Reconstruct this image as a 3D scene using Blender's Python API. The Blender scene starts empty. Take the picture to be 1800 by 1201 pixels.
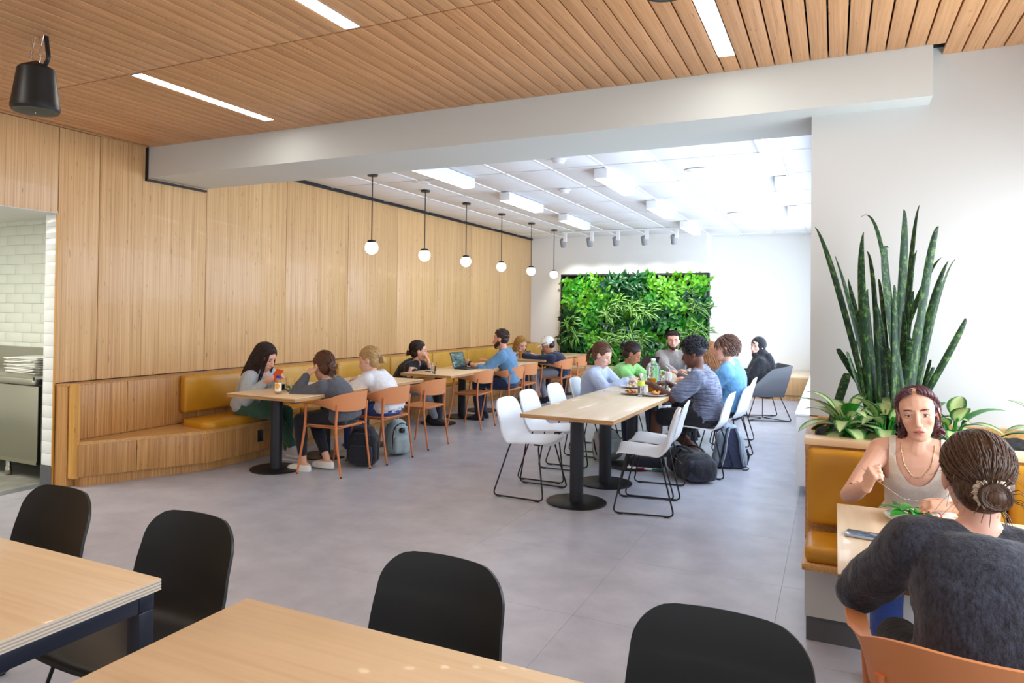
import bpy, bmesh, math, random
import numpy as np
from mathutils import Vector, Matrix, Euler
from mathutils.bvhtree import BVHTree
random.seed(7); rng = np.random.default_rng(11)
PI = math.pi; C = bpy.context.scene.collection; SC = bpy.context.scene
V = Vector
# ---------------------------------------------------------------- camera
cam_d = bpy.data.cameras.new('camera'); cam = bpy.data.objects.new('camera', cam_d); C.objects.link(cam); SC.camera = cam
yaw, pitch, roll = 0.459548084, 0.0145616926, 0.0123190824
_r = V((math.cos(yaw), math.sin(yaw), 0)); _f = V((-math.sin(yaw), math.cos(yaw), 0)); _u = V((0, 0, 1))
_F = _f*math.cos(pitch) + _u*math.sin(pitch); _U = -_f*math.sin(pitch) + _u*math.cos(pitch)
_R2 = _r*math.cos(roll) + _U*math.sin(roll); _U2 = -_r*math.sin(roll) + _U*math.cos(roll)
cam.matrix_world = Matrix(((_R2.x, _U2.x, -_F.x, 0), (_R2.y, _U2.y, -_F.y, 0), (_R2.z, _U2.z, -_F.z, 1.52), (0, 0, 0, 1)))
cam_d.sensor_width = 36; cam_d.lens = 1256.2875/1800*36
cam_d.shift_x = (900-845.348)/1800; cam_d.shift_y = (529.2915-600.5)/1800
cam_d.clip_start = 0.05
# ---------------------------------------------------------------- colour management, world, area lights
SC.view_settings.view_transform = 'Standard'; SC.view_settings.look = 'None'
SC.view_settings.gamma = 1; SC.view_settings.use_curve_mapping = False; SC.view_settings.exposure = 0.12
w = bpy.data.worlds.new('sky'); SC.world = w; w.use_nodes = True
w.node_tree.nodes['Background'].inputs[0].default_value = (0.80, 0.90, 1.0, 1)
w.node_tree.nodes['Background'].inputs[1].default_value = 1.0
try:
    SC.cycles.max_bounces = 10; SC.cycles.diffuse_bounces = 6; SC.cycles.transmission_bounces = 8; SC.cycles.transparent_max_bounces = 12
    SC.cycles.sample_clamp_indirect = 6
except Exception: pass
def area(name, loc, rot, sx, sy, power, col):
    d = bpy.data.lights.new(name, 'AREA'); d.shape = 'RECTANGLE'; d.size = sx; d.size_y = sy; d.energy = power; d.color = col
    o = bpy.data.objects.new(name, d); C.objects.link(o); o.location = loc; o.rotation_euler = rot
    return o
DAY = (0.82, 0.91, 1.0); WARM = (1.0, 0.955, 0.89)
# daylight through the far room's side windows (right of the column) and the near room's side windows
area('far_window_daylight', (-0.14, 10.1, 1.75), (0, PI/2, 0), 1.9, 8.2, 265, (0.68, 0.82, 1.0))
area('near_window_daylight', (1.50, 3.74, 1.52), (0, PI/2, 0), 1.15, 2.05, 62, DAY)
area('side_window_daylight', (1.50, 1.58, 1.52), (0, PI/2, 0), 1.15, 1.85, 40, DAY)
# windows behind the camera
area('rear_window_daylight', (-2.2, -3.5, 1.7), (-PI/2, 0, 0), 6.6, 2.2, 270, (0.93, 0.96, 1.0))
LIGHT_NEAR, LIGHT_FAR = 22.0, 6.0
# ---------------------------------------------------------------- materials
def srgb(r, g, b):
    f = lambda c: (c/255/12.92 if c/255 <= 0.04045 else ((c/255+0.055)/1.055)**2.4)
    return (f(r), f(g), f(b), 1.0)
MATS = {}
def mat(name, col=(200, 200, 200), rough=0.5, metal=0.0, emit=None, estr=0.0, trans=0.0, spec=0.5, ior=1.45, coat=0.0, sheen=0.0, alpha=1.0, sss=0.0):
    if name in MATS: return MATS[name]
    m = bpy.data.materials.new(name); m.use_nodes = True; b = m.node_tree.nodes['Principled BSDF']
    b.inputs['Base Color'].default_value = srgb(*col); b.inputs['Roughness'].default_value = rough
    b.inputs['Metallic'].default_value = metal; b.inputs['Specular IOR Level'].default_value = spec
    b.inputs['IOR'].default_value = ior; b.inputs['Transmission Weight'].default_value = trans
    b.inputs['Coat Weight'].default_value = coat; b.inputs['Sheen Weight'].default_value = sheen
    if sss: b.inputs['Subsurface Weight'].default_value = sss; b.inputs['Subsurface Radius'].default_value = (0.012, 0.005, 0.003); b.inputs['Subsurface Scale'].default_value = 0.6
    if emit: b.inputs['Emission Color'].default_value = srgb(*emit); b.inputs['Emission Strength'].default_value = estr
    MATS[name] = m; return m
class NT:
    def __init__(s, m): s.t = m.node_tree; s.b = s.t.nodes['Principled BSDF']
    def n(s, typ, **kw):
        x = s.t.nodes.new(typ)
        for k, v in kw.items():
            if k in x.inputs: x.inputs[k].default_value = v
            else: setattr(x, k, v)
        return x
    def l(s, a, b): s.t.links.new(a, b)
    def coords(s, scale=(1, 1, 1), kind='Object', rand=False):
        tc = s.n('ShaderNodeTexCoord'); mp = s.n('ShaderNodeMapping'); mp.inputs['Scale'].default_value = scale
        if rand:
            oi = s.n('ShaderNodeObjectInfo'); vm = s.n('ShaderNodeVectorMath', operation='SCALE'); vm.inputs[0].default_value = (13.1, 7.7, 5.3)
            s.l(oi.outputs['Random'], vm.inputs['Scale']); ad = s.n('ShaderNodeVectorMath', operation='ADD')
            s.l(tc.outputs[kind], ad.inputs[0]); s.l(vm.outputs[0], ad.inputs[1]); s.l(ad.outputs[0], mp.inputs['Vector'])
        else: s.l(tc.outputs[kind], mp.inputs['Vector'])
        return mp.outputs[0]
    def noise(s, vec, scale=5, detail=3, rough=0.5):
        x = s.n('ShaderNodeTexNoise'); x.inputs['Scale'].default_value = scale; x.inputs['Detail'].default_value = detail; x.inputs['Roughness'].default_value = rough
        s.l(vec, x.inputs['Vector']); return x.outputs['Fac']
    def ramp(s, fac, stops):
        x = s.n('ShaderNodeValToRGB'); e = x.color_ramp.elements
        while len(e) < len(stops): e.new(0.5)
        for k, (p, c) in enumerate(stops): e[k].position = p; e[k].color = srgb(*c) if len(c) == 3 else c
        s.l(fac, x.inputs['Fac']); return x.outputs['Color']
    def mix(s, fac, a, b, mode='MIX'):
        x = s.n('ShaderNodeMix', data_type='RGBA', blend_type=mode)
        if isinstance(fac, float): x.inputs[0].default_value = fac
        else: s.l(fac, x.inputs[0])
        for q, i in ((a, 6), (b, 7)):
            if isinstance(q, tuple): x.inputs[i].default_value = q
            else: s.l(q, x.inputs[i])
        return x.outputs[2]
    def bump(s, h, dist=0.002, strength=0.5):
        x = s.n('ShaderNodeBump'); x.inputs['Distance'].default_value = dist; x.inputs['Strength'].default_value = strength
        s.l(h, x.inputs['Height']); s.l(x.outputs[0], s.b.inputs['Normal'])
    def col(s, c): s.l(c, s.b.inputs['Base Color'])
def wood(name, stops, axis='Z', fine=90, rough=0.42, rand=True, knots=True, coat=0.0, tint=0.10, along=1.2):
    m = mat(name, rough=rough, coat=coat); t = NT(m)
    sc = {'X': (along, fine, fine), 'Y': (fine, along, fine), 'Z': (fine, fine, along)}[axis]
    v = t.coords(sc, rand=rand); a = t.noise(v, 1.0, 2, 0.6)
    sc2 = tuple(q*4.3 if q > 3 else q*3 for q in sc); b2 = t.noise(t.coords(sc2, rand=rand), 1.0, 2, 0.6)
    f = t.n('ShaderNodeMath', operation='MULTIPLY_ADD'); t.l(b2, f.inputs[0]); f.inputs[1].default_value = 0.45
    g = t.n('ShaderNodeMath', operation='MULTIPLY'); t.l(a, g.inputs[0]); g.inputs[1].default_value = 0.6; t.l(g.outputs[0], f.inputs[2])
    c = t.ramp(f.outputs[0], stops)
    if knots:
        sk = tuple(q*1.0 if q > 3 else 9 for q in sc); kn = t.noise(t.coords(sk, rand=rand), 1.0, 1, 0.5)
        kr = t.ramp(kn, [(0.0, (0, 0, 0)), (0.70, (0, 0, 0)), (0.76, (255, 255, 255))])
        dk = t.mix(0.55, c, tuple(q*0.35 for q in srgb(*stops[0][1])[:3])+(1,)); c = t.mix(kr, c, dk)
    if tint:
        oi = t.n('ShaderNodeObjectInfo'); hs = t.n('ShaderNodeHueSaturation'); mr = t.n('ShaderNodeMapRange')
        t.l(oi.outputs['Random'], mr.inputs[0]); mr.inputs[3].default_value = 1-tint; mr.inputs[4].default_value = 1+tint
        t.l(mr.outputs[0], hs.inputs['Value']); t.l(c, hs.inputs['Color']); c = hs.outputs[0]
    t.col(c); t.bump(f.outputs[0], 0.0006, 0.25); return m
def fabric(name, col, rough=0.85, scale=260, amt=0.10, sheen=0.2, melange=None, bump=0.5):
    m = mat(name, col, rough=rough, sheen=sheen); t = NT(m); v = t.coords((1, 1, 1))
    a = t.noise(v, scale, 3); lo = tuple(int(c*(1-amt)) for c in col); hi = tuple(min(255, int(c*(1+amt))) for c in col)
    if melange:
        a2 = t.noise(t.coords(melange), 1.0, 4, 0.7); t.col(t.ramp(a2, [(0.35, tuple(int(c*0.55) for c in col)), (0.62, tuple(min(255, int(c*1.3)) for c in col))]))
    else: t.col(t.ramp(a, [(0.3, lo), (0.7, hi)]))
    w2 = t.noise(v, 22, 3)
    s = t.n('ShaderNodeMath', operation='MULTIPLY_ADD'); t.l(w2, s.inputs[0]); s.inputs[1].default_value = 4.0; t.l(a, s.inputs[2])
    t.bump(s.outputs[0], 0.005, bump); return m
def plastic(name, col, rough=0.38, bump=True, **k):
    m = mat(name, col, rough=rough, **k)
    if bump: t = NT(m); t.bump(t.noise(t.coords(), 420, 2), 0.0003, 0.2)
    return m
# ---------------------------------------------------------------- mesh builder
class MB:
    def __init__(s): s.v = []; s.f = []; s.m = []; s.uv = {}
    def add(s, vs, fs, mi=0):
        o = len(s.v); s.v += [tuple(p) for p in vs]; s.f += [tuple(i+o for i in f) for f in fs]; s.m += [mi]*len(fs)
    def box(s, x0, x1, y0, y1, z0, z1, mi=0, M=None):
        vs = [V((x, y, z)) for x in (x0, x1) for y in (y0, y1) for z in (z0, z1)]
        if M: vs = [M @ p for p in vs]
        s.add(vs, [(0, 1, 3, 2), (4, 6, 7, 5), (0, 4, 5, 1), (2, 3, 7, 6), (0, 2, 6, 4), (1, 5, 7, 3)], mi)
    def rbox(s, c, size, r=0.01, seg=2, mi=0, M=None, puff=0.0):
        h = [q/2 for q in size]; r = min(r, min(h)*0.999)
        def line(hh):
            n = seg; a = [-hh + r*(1-math.cos(PI/2*i/n)) for i in range(n+1)]
            if puff: a += [-(hh-r)+(2*(hh-r))*k/6 for k in range(1, 6)]
            return a + [-q for q in a[:n+1]][::-1]
        L = [line(q) for q in h]; vs = {}; out = []; fs = []
        def vert(p):
            k = tuple(round(q, 6) for q in p)
            if k not in vs:
                cl = V([max(-(h[i]-r), min(h[i]-r, p[i])) for i in range(3)]); d = V(p)-cl
                q = cl + (d.normalized()*r if d.length > 1e-9 else d)
                if puff: 
                    e = [1-(q[i]/h[i])**2 for i in range(3)]
                    for i in range(3):
                        j, k2 = (i+1) % 3, (i+2) % 3; q[i] += math.copysign(puff*max(0, e[j])**.6*max(0, e[k2])**.6*min(1, abs(q[i])/h[i]*1.0)**3, q[i]) if size[i] < 0.2 else 0
                vs[k] = len(out); out.append(q)
            return vs[k]
        for ax in range(3):
            b, d = (ax+1) % 3, (ax+2) % 3
            for sgn in (-1, 1):
                for i in range(len(L[b])-1):
                    for j in range(len(L[d])-1):
                        q = []
                        for (ii, jj) in ((i, j), (i+1, j), (i+1, j+1), (i, j+1)):
                            p = [0, 0, 0]; p[ax] = sgn*h[ax]; p[b] = L[b][ii]; p[d] = L[d][jj]; q.append(vert(p))
                        if sgn < 0: q = q[::-1]
                        if len(set(q)) == 4: fs.append(q)
        T = Matrix.Translation(V(c)); T = M @ T if M else T
        s.add([T @ p for p in out], fs, mi)
    def tube(s, pts, r, n=8, mi=0, cap=True, flat=1.0, up=None, closed=False):
        pts = [V(p) for p in pts]; N = len(pts); rs = r if isinstance(r, (list, tuple)) else [r]*N
        base = len(s.v); prev = None
        for i, p in enumerate(pts):
            if closed: t = (pts[(i+1) % N]-pts[i-1]).normalized()
            else: t = ((pts[min(i+1, N-1)]-pts[max(i-1, 0)])).normalized()
            if prev is None:
                a = V(up) if up else (V((0, 0, 1)) if abs(t.z) < 0.9 else V((1, 0, 0)))
            else: a = prev
            a = (a - t*a.dot(t)); a = a.normalized() if a.length > 1e-6 else t.orthogonal().normalized()
            prev = a; b = t.cross(a)
            for k in range(n):
                an = 2*PI*k/n; s.v.append(tuple(p + (b*math.cos(an) + a*math.sin(an)*flat)*rs[i]))
        M_ = N if closed else N-1
        for i in range(M_):
            for k in range(n):
                i2 = (i+1) % N
                s.f.append((base+i*n+k, base+i*n+(k+1) % n, base+i2*n+(k+1) % n, base+i2*n+k)); s.m.append(mi)
        if cap and not closed:
            s.f.append(tuple(base+k for k in range(n))[::-1]); s.m.append(mi)
            s.f.append(tuple(base+(N-1)*n+k for k in range(n))); s.m.append(mi)
    def lathe(s, prof, n=24, mi=0, M=None, sx=1.0, sy=1.0):
        base = len(s.v)
        for (r, z) in prof:
            for k in range(n):
                a = 2*PI*k/n; p = V((r*math.cos(a)*sx, r*math.sin(a)*sy, z)); s.v.append(tuple(M @ p if M else p))
        for i in range(len(prof)-1):
            for k in range(n):
                s.f.append((base+i*n+k, base+i*n+(k+1) % n, base+(i+1)*n+(k+1) % n, base+(i+1)*n+k)); s.m.append(mi)
        if prof[0][0] > 1e-5: s.f.append(tuple(base+k for k in range(n))[::-1]); s.m.append(mi)
        if prof[-1][0] > 1e-5: s.f.append(tuple(base+(len(prof)-1)*n+k for k in range(n))); s.m.append(mi)
    def ell(s, c, r, n=16, m=10, M=None, mi=0):
        T = Matrix.Translation(V(c)) @ Matrix.Diagonal((*r, 1)); T = M @ T if M else T
        vs = [T @ V((0, 0, -1))]; fs = []
        for i in range(1, m):
            th = -PI/2+PI*i/m
            for k in range(n): a = 2*PI*k/n; vs.append(T @ V((math.cos(th)*math.cos(a), math.cos(th)*math.sin(a), math.sin(th))))
        vs.append(T @ V((0, 0, 1))); L = len(vs)-1
        for k in range(n):
            fs.append((0, 1+(k+1) % n, 1+k)); fs.append((L, 1+(m-2)*n+k, 1+(m-2)*n+(k+1) % n))
        for i in range(m-2):
            for k in range(n): fs.append((1+i*n+k, 1+i*n+(k+1) % n, 1+(i+1)*n+(k+1) % n, 1+(i+1)*n+k))
        s.add(vs, fs, mi)
    def grid(s, P, thick=0.0, mi=0, uv=False):
        """P: rows x cols of Vectors, optional thickness along the normal (solid)"""
        R, K = len(P), len(P[0]); A = np.array([[tuple(p) for p in row] for row in P])
        du = np.gradient(A, axis=1); dv = np.gradient(A, axis=0); nn = np.cross(du, dv); nn /= (np.linalg.norm(nn, axis=2, keepdims=True)+1e-12)
        base = len(s.v); B = A + nn*thick
        s.v += [tuple(p) for p in A.reshape(-1, 3)]
        q = lambda i, j, o=0: base+o+i*K+j
        if uv:
            for i in range(R):
                for j in range(K): s.uv[base+i*K+j] = (j/(K-1), i/(R-1)); s.uv[base+R*K+i*K+j] = (j/(K-1), i/(R-1))
        for i in range(R-1):
            for j in range(K-1): s.f.append((q(i, j), q(i, j+1), q(i+1, j+1), q(i+1, j))[::-1] if thick else (q(i, j), q(i, j+1), q(i+1, j+1), q(i+1, j))); s.m.append(mi)
        if thick:
            O = R*K; s.v += [tuple(p) for p in B.reshape(-1, 3)]
            for i in range(R-1):
                for j in range(K-1): s.f.append((q(i, j, O), q(i, j+1, O), q(i+1, j+1, O), q(i+1, j, O))); s.m.append(mi)
            for i in range(R-1):
                s.f.append((q(i, 0), q(i+1, 0), q(i+1, 0, O), q(i, 0, O))[::-1]); s.m.append(mi)
                s.f.append((q(i, K-1), q(i+1, K-1), q(i+1, K-1, O), q(i, K-1, O))); s.m.append(mi)
            for j in range(K-1):
                s.f.append((q(0, j), q(0, j+1), q(0, j+1, O), q(0, j, O))); s.m.append(mi)
                s.f.append((q(R-1, j), q(R-1, j+1), q(R-1, j+1, O), q(R-1, j, O))[::-1]); s.m.append(mi)
    def mesh(s, name, smooth=40):
        me = bpy.data.meshes.new(name); me.from_pydata(s.v, [], s.f); me.validate(clean_customdata=False)
        if len(me.polygons) == len(s.m): me.polygons.foreach_set('material_index', s.m)
        if s.uv:
            ul = me.uv_layers.new(name='UVMap'); li = np.empty(len(me.loops), dtype=np.int32); me.loops.foreach_get('vertex_index', li)
            ul.data.foreach_set('uv', np.array([s.uv.get(int(i), (0, 0)) for i in li], dtype=np.float32).ravel())
        if smooth:
            me.polygons.foreach_set('use_smooth', [True]*len(me.polygons)); me.set_sharp_from_angle(angle=math.radians(smooth))
        return me
    def obj(s, name, mats, parent=None, smooth=40, **k):
        return link(name, s.mesh(name, smooth), mats, parent, **k)
def link(name, me, mats, parent=None, loc=None, rot=None, label=None, kind=None):
    if mats is not None and not len(me.materials):
        for m in (mats if isinstance(mats, (list, tuple)) else [mats]): me.materials.append(MATS[m] if isinstance(m, str) else m)
    o = bpy.data.objects.new(name, me); C.objects.link(o)
    if parent: o.parent = parent
    if loc: o.location = loc
    if rot: o.rotation_euler = rot
    if label: o['label'] = label
    if kind: o['kind'] = kind
    return o
def thing(name, label, cat, loc=(0, 0, 0), rz=0, group=None):
    o = bpy.data.objects.new(name, None); C.objects.link(o); o.location = loc; o.rotation_euler = (0, 0, rz); o.empty_display_size = 0.1
    o['label'] = label; o['category'] = cat
    if group: o['group'] = group
    return o
def tag(o, label, cat, group=None):
    o['label'] = label; o['category'] = cat
    if group: o['group'] = group
    return o
def dup(root, loc, rz, label, group=None):
    kids = {}
    for o in list(C.objects):
        if o.parent: kids.setdefault(o.parent.name, []).append(o)
    def rec(o, par):
        c = o.copy(); C.objects.link(c)
        if par: c.parent = par
        for ch in kids.get(o.name, []): rec(ch, c)
        return c
    r = rec(root, None); r.location = loc; r.rotation_euler = (0, 0, rz); r['label'] = label
    if group: r['group'] = group
    return r
def structure(name, mb, m, smooth=30, parent=None):
    o = mb.obj(name, m, parent, smooth)
    if not parent: o['kind'] = 'structure'
    return o
def bez(pts, n=12):
    """smooth Catmull-Rom polyline"""
    P = [V(p) for p in pts]; P = [P[0]*2-P[1]] + P + [P[-1]*2-P[-2]]; out = []
    for i in range(1, len(P)-2):
        for k in range(n):
            t = k/n; a, b, c, d = P[i-1:i+3]
            out.append(0.5*((2*b)+(-a+c)*t+(2*a-5*b+4*c-d)*t*t+(-a+3*b-3*c+d)*t**3))
    out.append(P[-2]); return out
def fillet(pts, r, n=4, closed=False):
    P = [V(p) for p in pts]; out = []; N = len(P)
    for i, p in enumerate(P):
        if not closed and i in (0, N-1): out.append(p); continue
        a, b = P[i-1], P[(i+1) % N]; da = (a-p); db = (b-p); rr = min(r, da.length*.45, db.length*.45)
        A = p+da.normalized()*rr; B = p+db.normalized()*rr
        for k in range(n+1): t = k/n; out.append(A*(1-t)**2+p*2*t*(1-t)+B*t*t)
    return out
# ================================================================ MATERIAL INSTANCES
wood('bamboo_panel', [(0.30, (172, 127, 84)), (0.45, (206, 161, 111)), (0.56, (221, 180, 127)), (0.70, (231, 195, 144))], 'Z', 75, 0.42, tint=0.05, coat=0.12, along=0.5)
wood('bamboo_bench', [(0.30, (134, 88, 44)), (0.46, (178, 126, 70)), (0.58, (198, 147, 88)), (0.72, (214, 168, 108))], 'Z', 75, 0.42, tint=0.05, along=0.8)
wood('bamboo_edge', [(0.32, (120, 74, 30)), (0.5, (196, 144, 72)), (0.70, (222, 176, 100))], 'Z', 40, 0.45, tint=0.0, along=40, knots=False)
wood('bamboo_flat', [(0.30, (170, 120, 64)), (0.5, (204, 154, 92)), (0.70, (220, 174, 112))], 'Y', 75, 0.38, tint=0.0, along=0.8)
wood('slat_wood', [(0.28, (178, 124, 78)), (0.46, (202, 148, 100)), (0.58, (212, 160, 112)), (0.72, (222, 174, 128))], 'Y', 90, 0.45, tint=0.07, along=1.2)
wood('maple_y', [(0.30, (216, 192, 158)), (0.55, (226, 204, 172)), (0.8, (234, 213, 184))], 'Y', 22, 0.30, tint=0.02, knots=False, along=1.0, coat=0.15)
wood('maple_x', [(0.30, (228, 194, 150)), (0.55, (238, 208, 166)), (0.8, (243, 217, 178))], 'X', 22, 0.33, tint=0.02, knots=False, along=1.0, coat=0.15)
wood('ply_edge', [(0.36, (128, 88, 48)), (0.47, (200, 160, 108)), (0.60, (226, 194, 146))], 'X', 260, 0.55, tint=0.0, knots=False, along=1.0)
wood('bamboo_end', [(0.30, (186, 130, 52)), (0.5, (206, 150, 68)), (0.70, (222, 170, 90))], 'Z', 60, 0.42, tint=0.0, along=0.8)
m = mat('table_edge', rough=0.55); t = NT(m); t.col(t.ramp(t.noise(t.coords((3, 3, 210)), 1.0, 2), [(0.35, (150, 108, 66)), (0.5, (184, 138, 90)), (0.68, (204, 162, 112))]))
wood('far_wood', [(0.30, (190, 142, 92)), (0.55, (208, 164, 112)), (0.8, (222, 182, 132))], 'Z', 50, 0.45, tint=0.04, knots=False, along=0.8)
m = mat('floor', rough=0.30, spec=0.45); t = NT(m)
gp = t.n('ShaderNodeNewGeometry'); v1 = gp.outputs['Position']; a = t.noise(v1, 0.9, 4, 0.6); b = t.noise(v1, 4.2, 6, 0.62); c = t.noise(v1, 55, 2)
mm = t.n('ShaderNodeMath', operation='MULTIPLY_ADD'); t.l(b, mm.inputs[0]); mm.inputs[1].default_value = 0.65
m2 = t.n('ShaderNodeMath', operation='MULTIPLY'); t.l(a, m2.inputs[0]); m2.inputs[1].default_value = 0.35; t.l(m2.outputs[0], mm.inputs[2])
cc = t.ramp(mm.outputs[0], [(0.34, (162, 163, 173)), (0.5, (177, 177, 187)), (0.68, (191, 191, 200))])
t.col(cc)
t.bump(c, 0.0004, 0.12)
m = mat('quarry_floor', rough=0.6); t = NT(m); t.col(t.ramp(t.noise(t.coords(), 6, 4), [(0.3, (120, 120, 112)), (0.7, (150, 150, 140))]))
def paint(name, col, rough=0.6):
    m = mat(name, col, rough=rough); t = NT(m); t.bump(t.noise(t.coords(), 300, 2), 0.0003, 0.2); return m
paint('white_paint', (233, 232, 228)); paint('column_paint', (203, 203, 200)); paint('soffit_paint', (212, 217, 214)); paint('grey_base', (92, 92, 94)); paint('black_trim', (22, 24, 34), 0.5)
m = mat('ceiling_tile', (232, 233, 236), rough=0.9); t = NT(m); t.bump(t.noise(t.coords(), 180, 3, 0.7), 0.0012, 0.4)
paint('grid_white', (240, 240, 240)); paint('void_black', (14, 12, 11), 0.95)
mat('near_diffuser', (255, 255, 255), emit=(255, 250, 242), estr=LIGHT_NEAR); mat('far_diffuser', (255, 255, 255), emit=(250, 252, 255), estr=LIGHT_FAR)
mat('kitchen_diffuser', (255, 255, 255), emit=(255, 252, 235), estr=7)
mat('white_metal', (236, 237, 240), rough=0.4); mat('grey_metal', (150, 152, 156), rough=0.4)
mat('tile_glaze', (226, 230, 220), rough=0.12, spec=0.6); mat('tile_grout', (212, 214, 205), rough=0.8); mat('tile_white', (236, 238, 236), rough=0.15)
m = mat('stainless', (176, 174, 160), rough=0.28, metal=1.0); t = NT(m); t.bump(t.noise(t.coords((4, 4, 300)), 1.0, 2), 0.0004, 0.15)
plastic('black_plastic', (32, 34, 35), 0.42); plastic('white_plastic', (238, 240, 244), 0.32); plastic('orange_plastic', (212, 138, 88), 0.45); plastic('orange_metal', (212, 128, 78), 0.42, bump=False)
plastic('black_metal', (24, 25, 28), 0.4, bump=False); plastic('column_metal', (40, 42, 50), 0.42, bump=False); plastic('grey_shell', (104, 106, 112), 0.6)
mat('navy_steel', (30, 36, 52), rough=0.35, spec=0.5)
m = mat('leather', rough=0.34, spec=0.5); t = NT(m); v = t.coords(); t.col(t.ramp(t.noise(v, 3, 3), [(0.3, (186, 128, 24)), (0.7, (204, 146, 36))])); vo = t.n('ShaderNodeTexVoronoi'); vo.inputs['Scale'].default_value = 240; t.l(v, vo.inputs['Vector']); t.bump(vo.outputs['Distance'], 0.0006, 0.25)
m = mat('leather_soft', rough=0.40, spec=0.5); t = NT(m); v = t.coords(); t.col(t.ramp(t.noise(v, 3, 3), [(0.3, (190, 140, 48)), (0.7, (206, 156, 62))])); t.bump(t.noise(v, 240, 2), 0.0006, 0.2)
m = mat('globe_glass', (255, 255, 255), emit=(255, 240, 215), estr=6.5)
mat('glass', (255, 255, 255), rough=0.03, trans=1.0, ior=1.3); mat('clear_plastic', (245, 250, 255), rough=0.06, trans=0.95, ior=1.2)
mat('water', (235, 242, 250), rough=0.02, trans=1.0, ior=1.33); mat('orange_juice', (240, 160, 20), rough=0.2, trans=0.25); mat('cola', (40, 16, 8), rough=0.1, trans=0.1)
mat('ceramic', (236, 236, 230), rough=0.2); mat('ceramic_grey', (190, 190, 194), rough=0.3); mat('chrome', (220, 220, 222), rough=0.15, metal=1.0)
# ================================================================ ROOM SHELL
WX, YE, YB, ZC, ZF = -5.946, 3.854, 4.716, 3.055, 3.115
b = MB(); b.box(-5.96, 1.47, -3.62, 5.45, -0.08, -0.0025); b.box(-5.96, -5.744, -3.62, 15.4, -0.0026, -0.0001); b.box(-5.96, 0.15, 5.45, 15.5, -0.08, -0.0025); fo = structure('floor', b, 'floor', 0)
TS = 0.914; q = MB(); q.rbox((0, 0, 0), (TS-0.0012, TS-0.0012, 0.005), 0.0006, 1); ftm = q.mesh('floor_tile', 0); FX0 = -3.0
for i in range(-3, 5):
    for j in range(-4, 17):
        x, y = FX0+TS*i+0.457, 0.25+TS*j
        if x > 1.4 or (y > 5.6 and x > 0.4): continue
        link('floor_tile', ftm, 'floor', fo, loc=(x, y, -0.0025))
b = MB(); b.box(-9.6, -6.10, 0.2, 4.75, -0.08, -0.002); structure('floor_kitchen', b, 'quarry_floor', 0)
# wall_left: carcass, then each wood panel a part
b = MB(); b.box(-6.10, WX-0.022, YE+0.003, 14.6, 0, 3.2); b.box(-6.10, WX-0.022, 1.2, YE+0.003, 2.335, 3.2); b.box(-6.10, WX-0.022, -3.62, 1.2, 0, 3.2)
wl = structure('wall_left', b, 'black_trim', 0)
ys = [4.236-1.2265*3, 4.236-1.2265*2, 4.236-1.2265, 4.236]+[4.236+1.2265*k for k in range(1, 9)]; ys[-1] = 14.485
def panel(y0, y1, z0, z1, m='bamboo_panel', x0=-0.022, x1=0.0, par=wl, g=0.0036):
    q = MB(); cy, cz = (y0+y1)/2, (z0+z1)/2
    q.rbox((0, 0, 0), (x1-x0, y1-y0-2*g, z1-z0-2*g), 0.0015, 1); o = q.obj('panel', m, par, 30, loc=(WX+(x0+x1)/2, cy, cz)); return o
tops = lambda y: ZC if y < YB else 3.135
for i in range(len(ys)-1):
    y0, y1 = ys[i], ys[i+1]
    if y1 <= YE+0.4:      # beside/above the kitchen opening
        if y1 < YE: panel(y0, y1, 2.314 if y0 > 1.0 else 0, ZC)
        else: panel(y0, YE, 2.314, ZC); panel(YE, y1, 0.862, ZC)
    else: panel(y0, y1, 0.862, ZC-0.0 if y1 < 5.4 and False else (ZC if y0 < 4.2 else 3.10))
panel(-3.6, ys[0], 0, ZC)
b = MB(); b.box(-5.965, -5.915, YB-0.012, YB+0.0, 2.745, ZC); b.box(-5.965, -5.912, YB-0.012, 5.43, 2.735, 2.755); b.box(-5.975, -5.918, 5.43, 14.49, 3.085, 3.118)
structure('trim_1', b, 'black_trim', 0)
# dropped beam and its soffit
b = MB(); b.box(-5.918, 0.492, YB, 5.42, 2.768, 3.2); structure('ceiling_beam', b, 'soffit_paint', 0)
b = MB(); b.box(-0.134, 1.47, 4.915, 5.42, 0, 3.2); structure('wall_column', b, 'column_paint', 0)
# far room
b = MB(); b.box(-5.96, -2.25, 14.485, 15.5, 0, 3.2); structure('wall_far', b, 'white_paint', 0)
b = MB(); b.box(-2.25, 0.15, 15.36, 15.5, 0, 3.2); structure('wall_recess', b, 'white_paint', 0)
b = MB(); b.box(-0.135, 0.1, 5.42, 15.4, 0, 0.70); b.box(-0.135, 0.1, 5.42, 15.4, 2.78, 3.2)
for y in (5.42, 8.0, 10.7, 13.4, 15.2): b.box(-0.12, 0.1, y, y+0.14, 0.70, 2.78)
structure('wall_right', b, 'white_paint', 0)
b = MB(); b.box(-0.285, -0.136, 6.60, 15.3, 0.085, 0.675); b.rbox((-0.212, 10.95, 0.685), (0.168, 8.72, 0.02), 0.004, 1); structure('trim_2', b, 'white_metal', 20)
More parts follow.
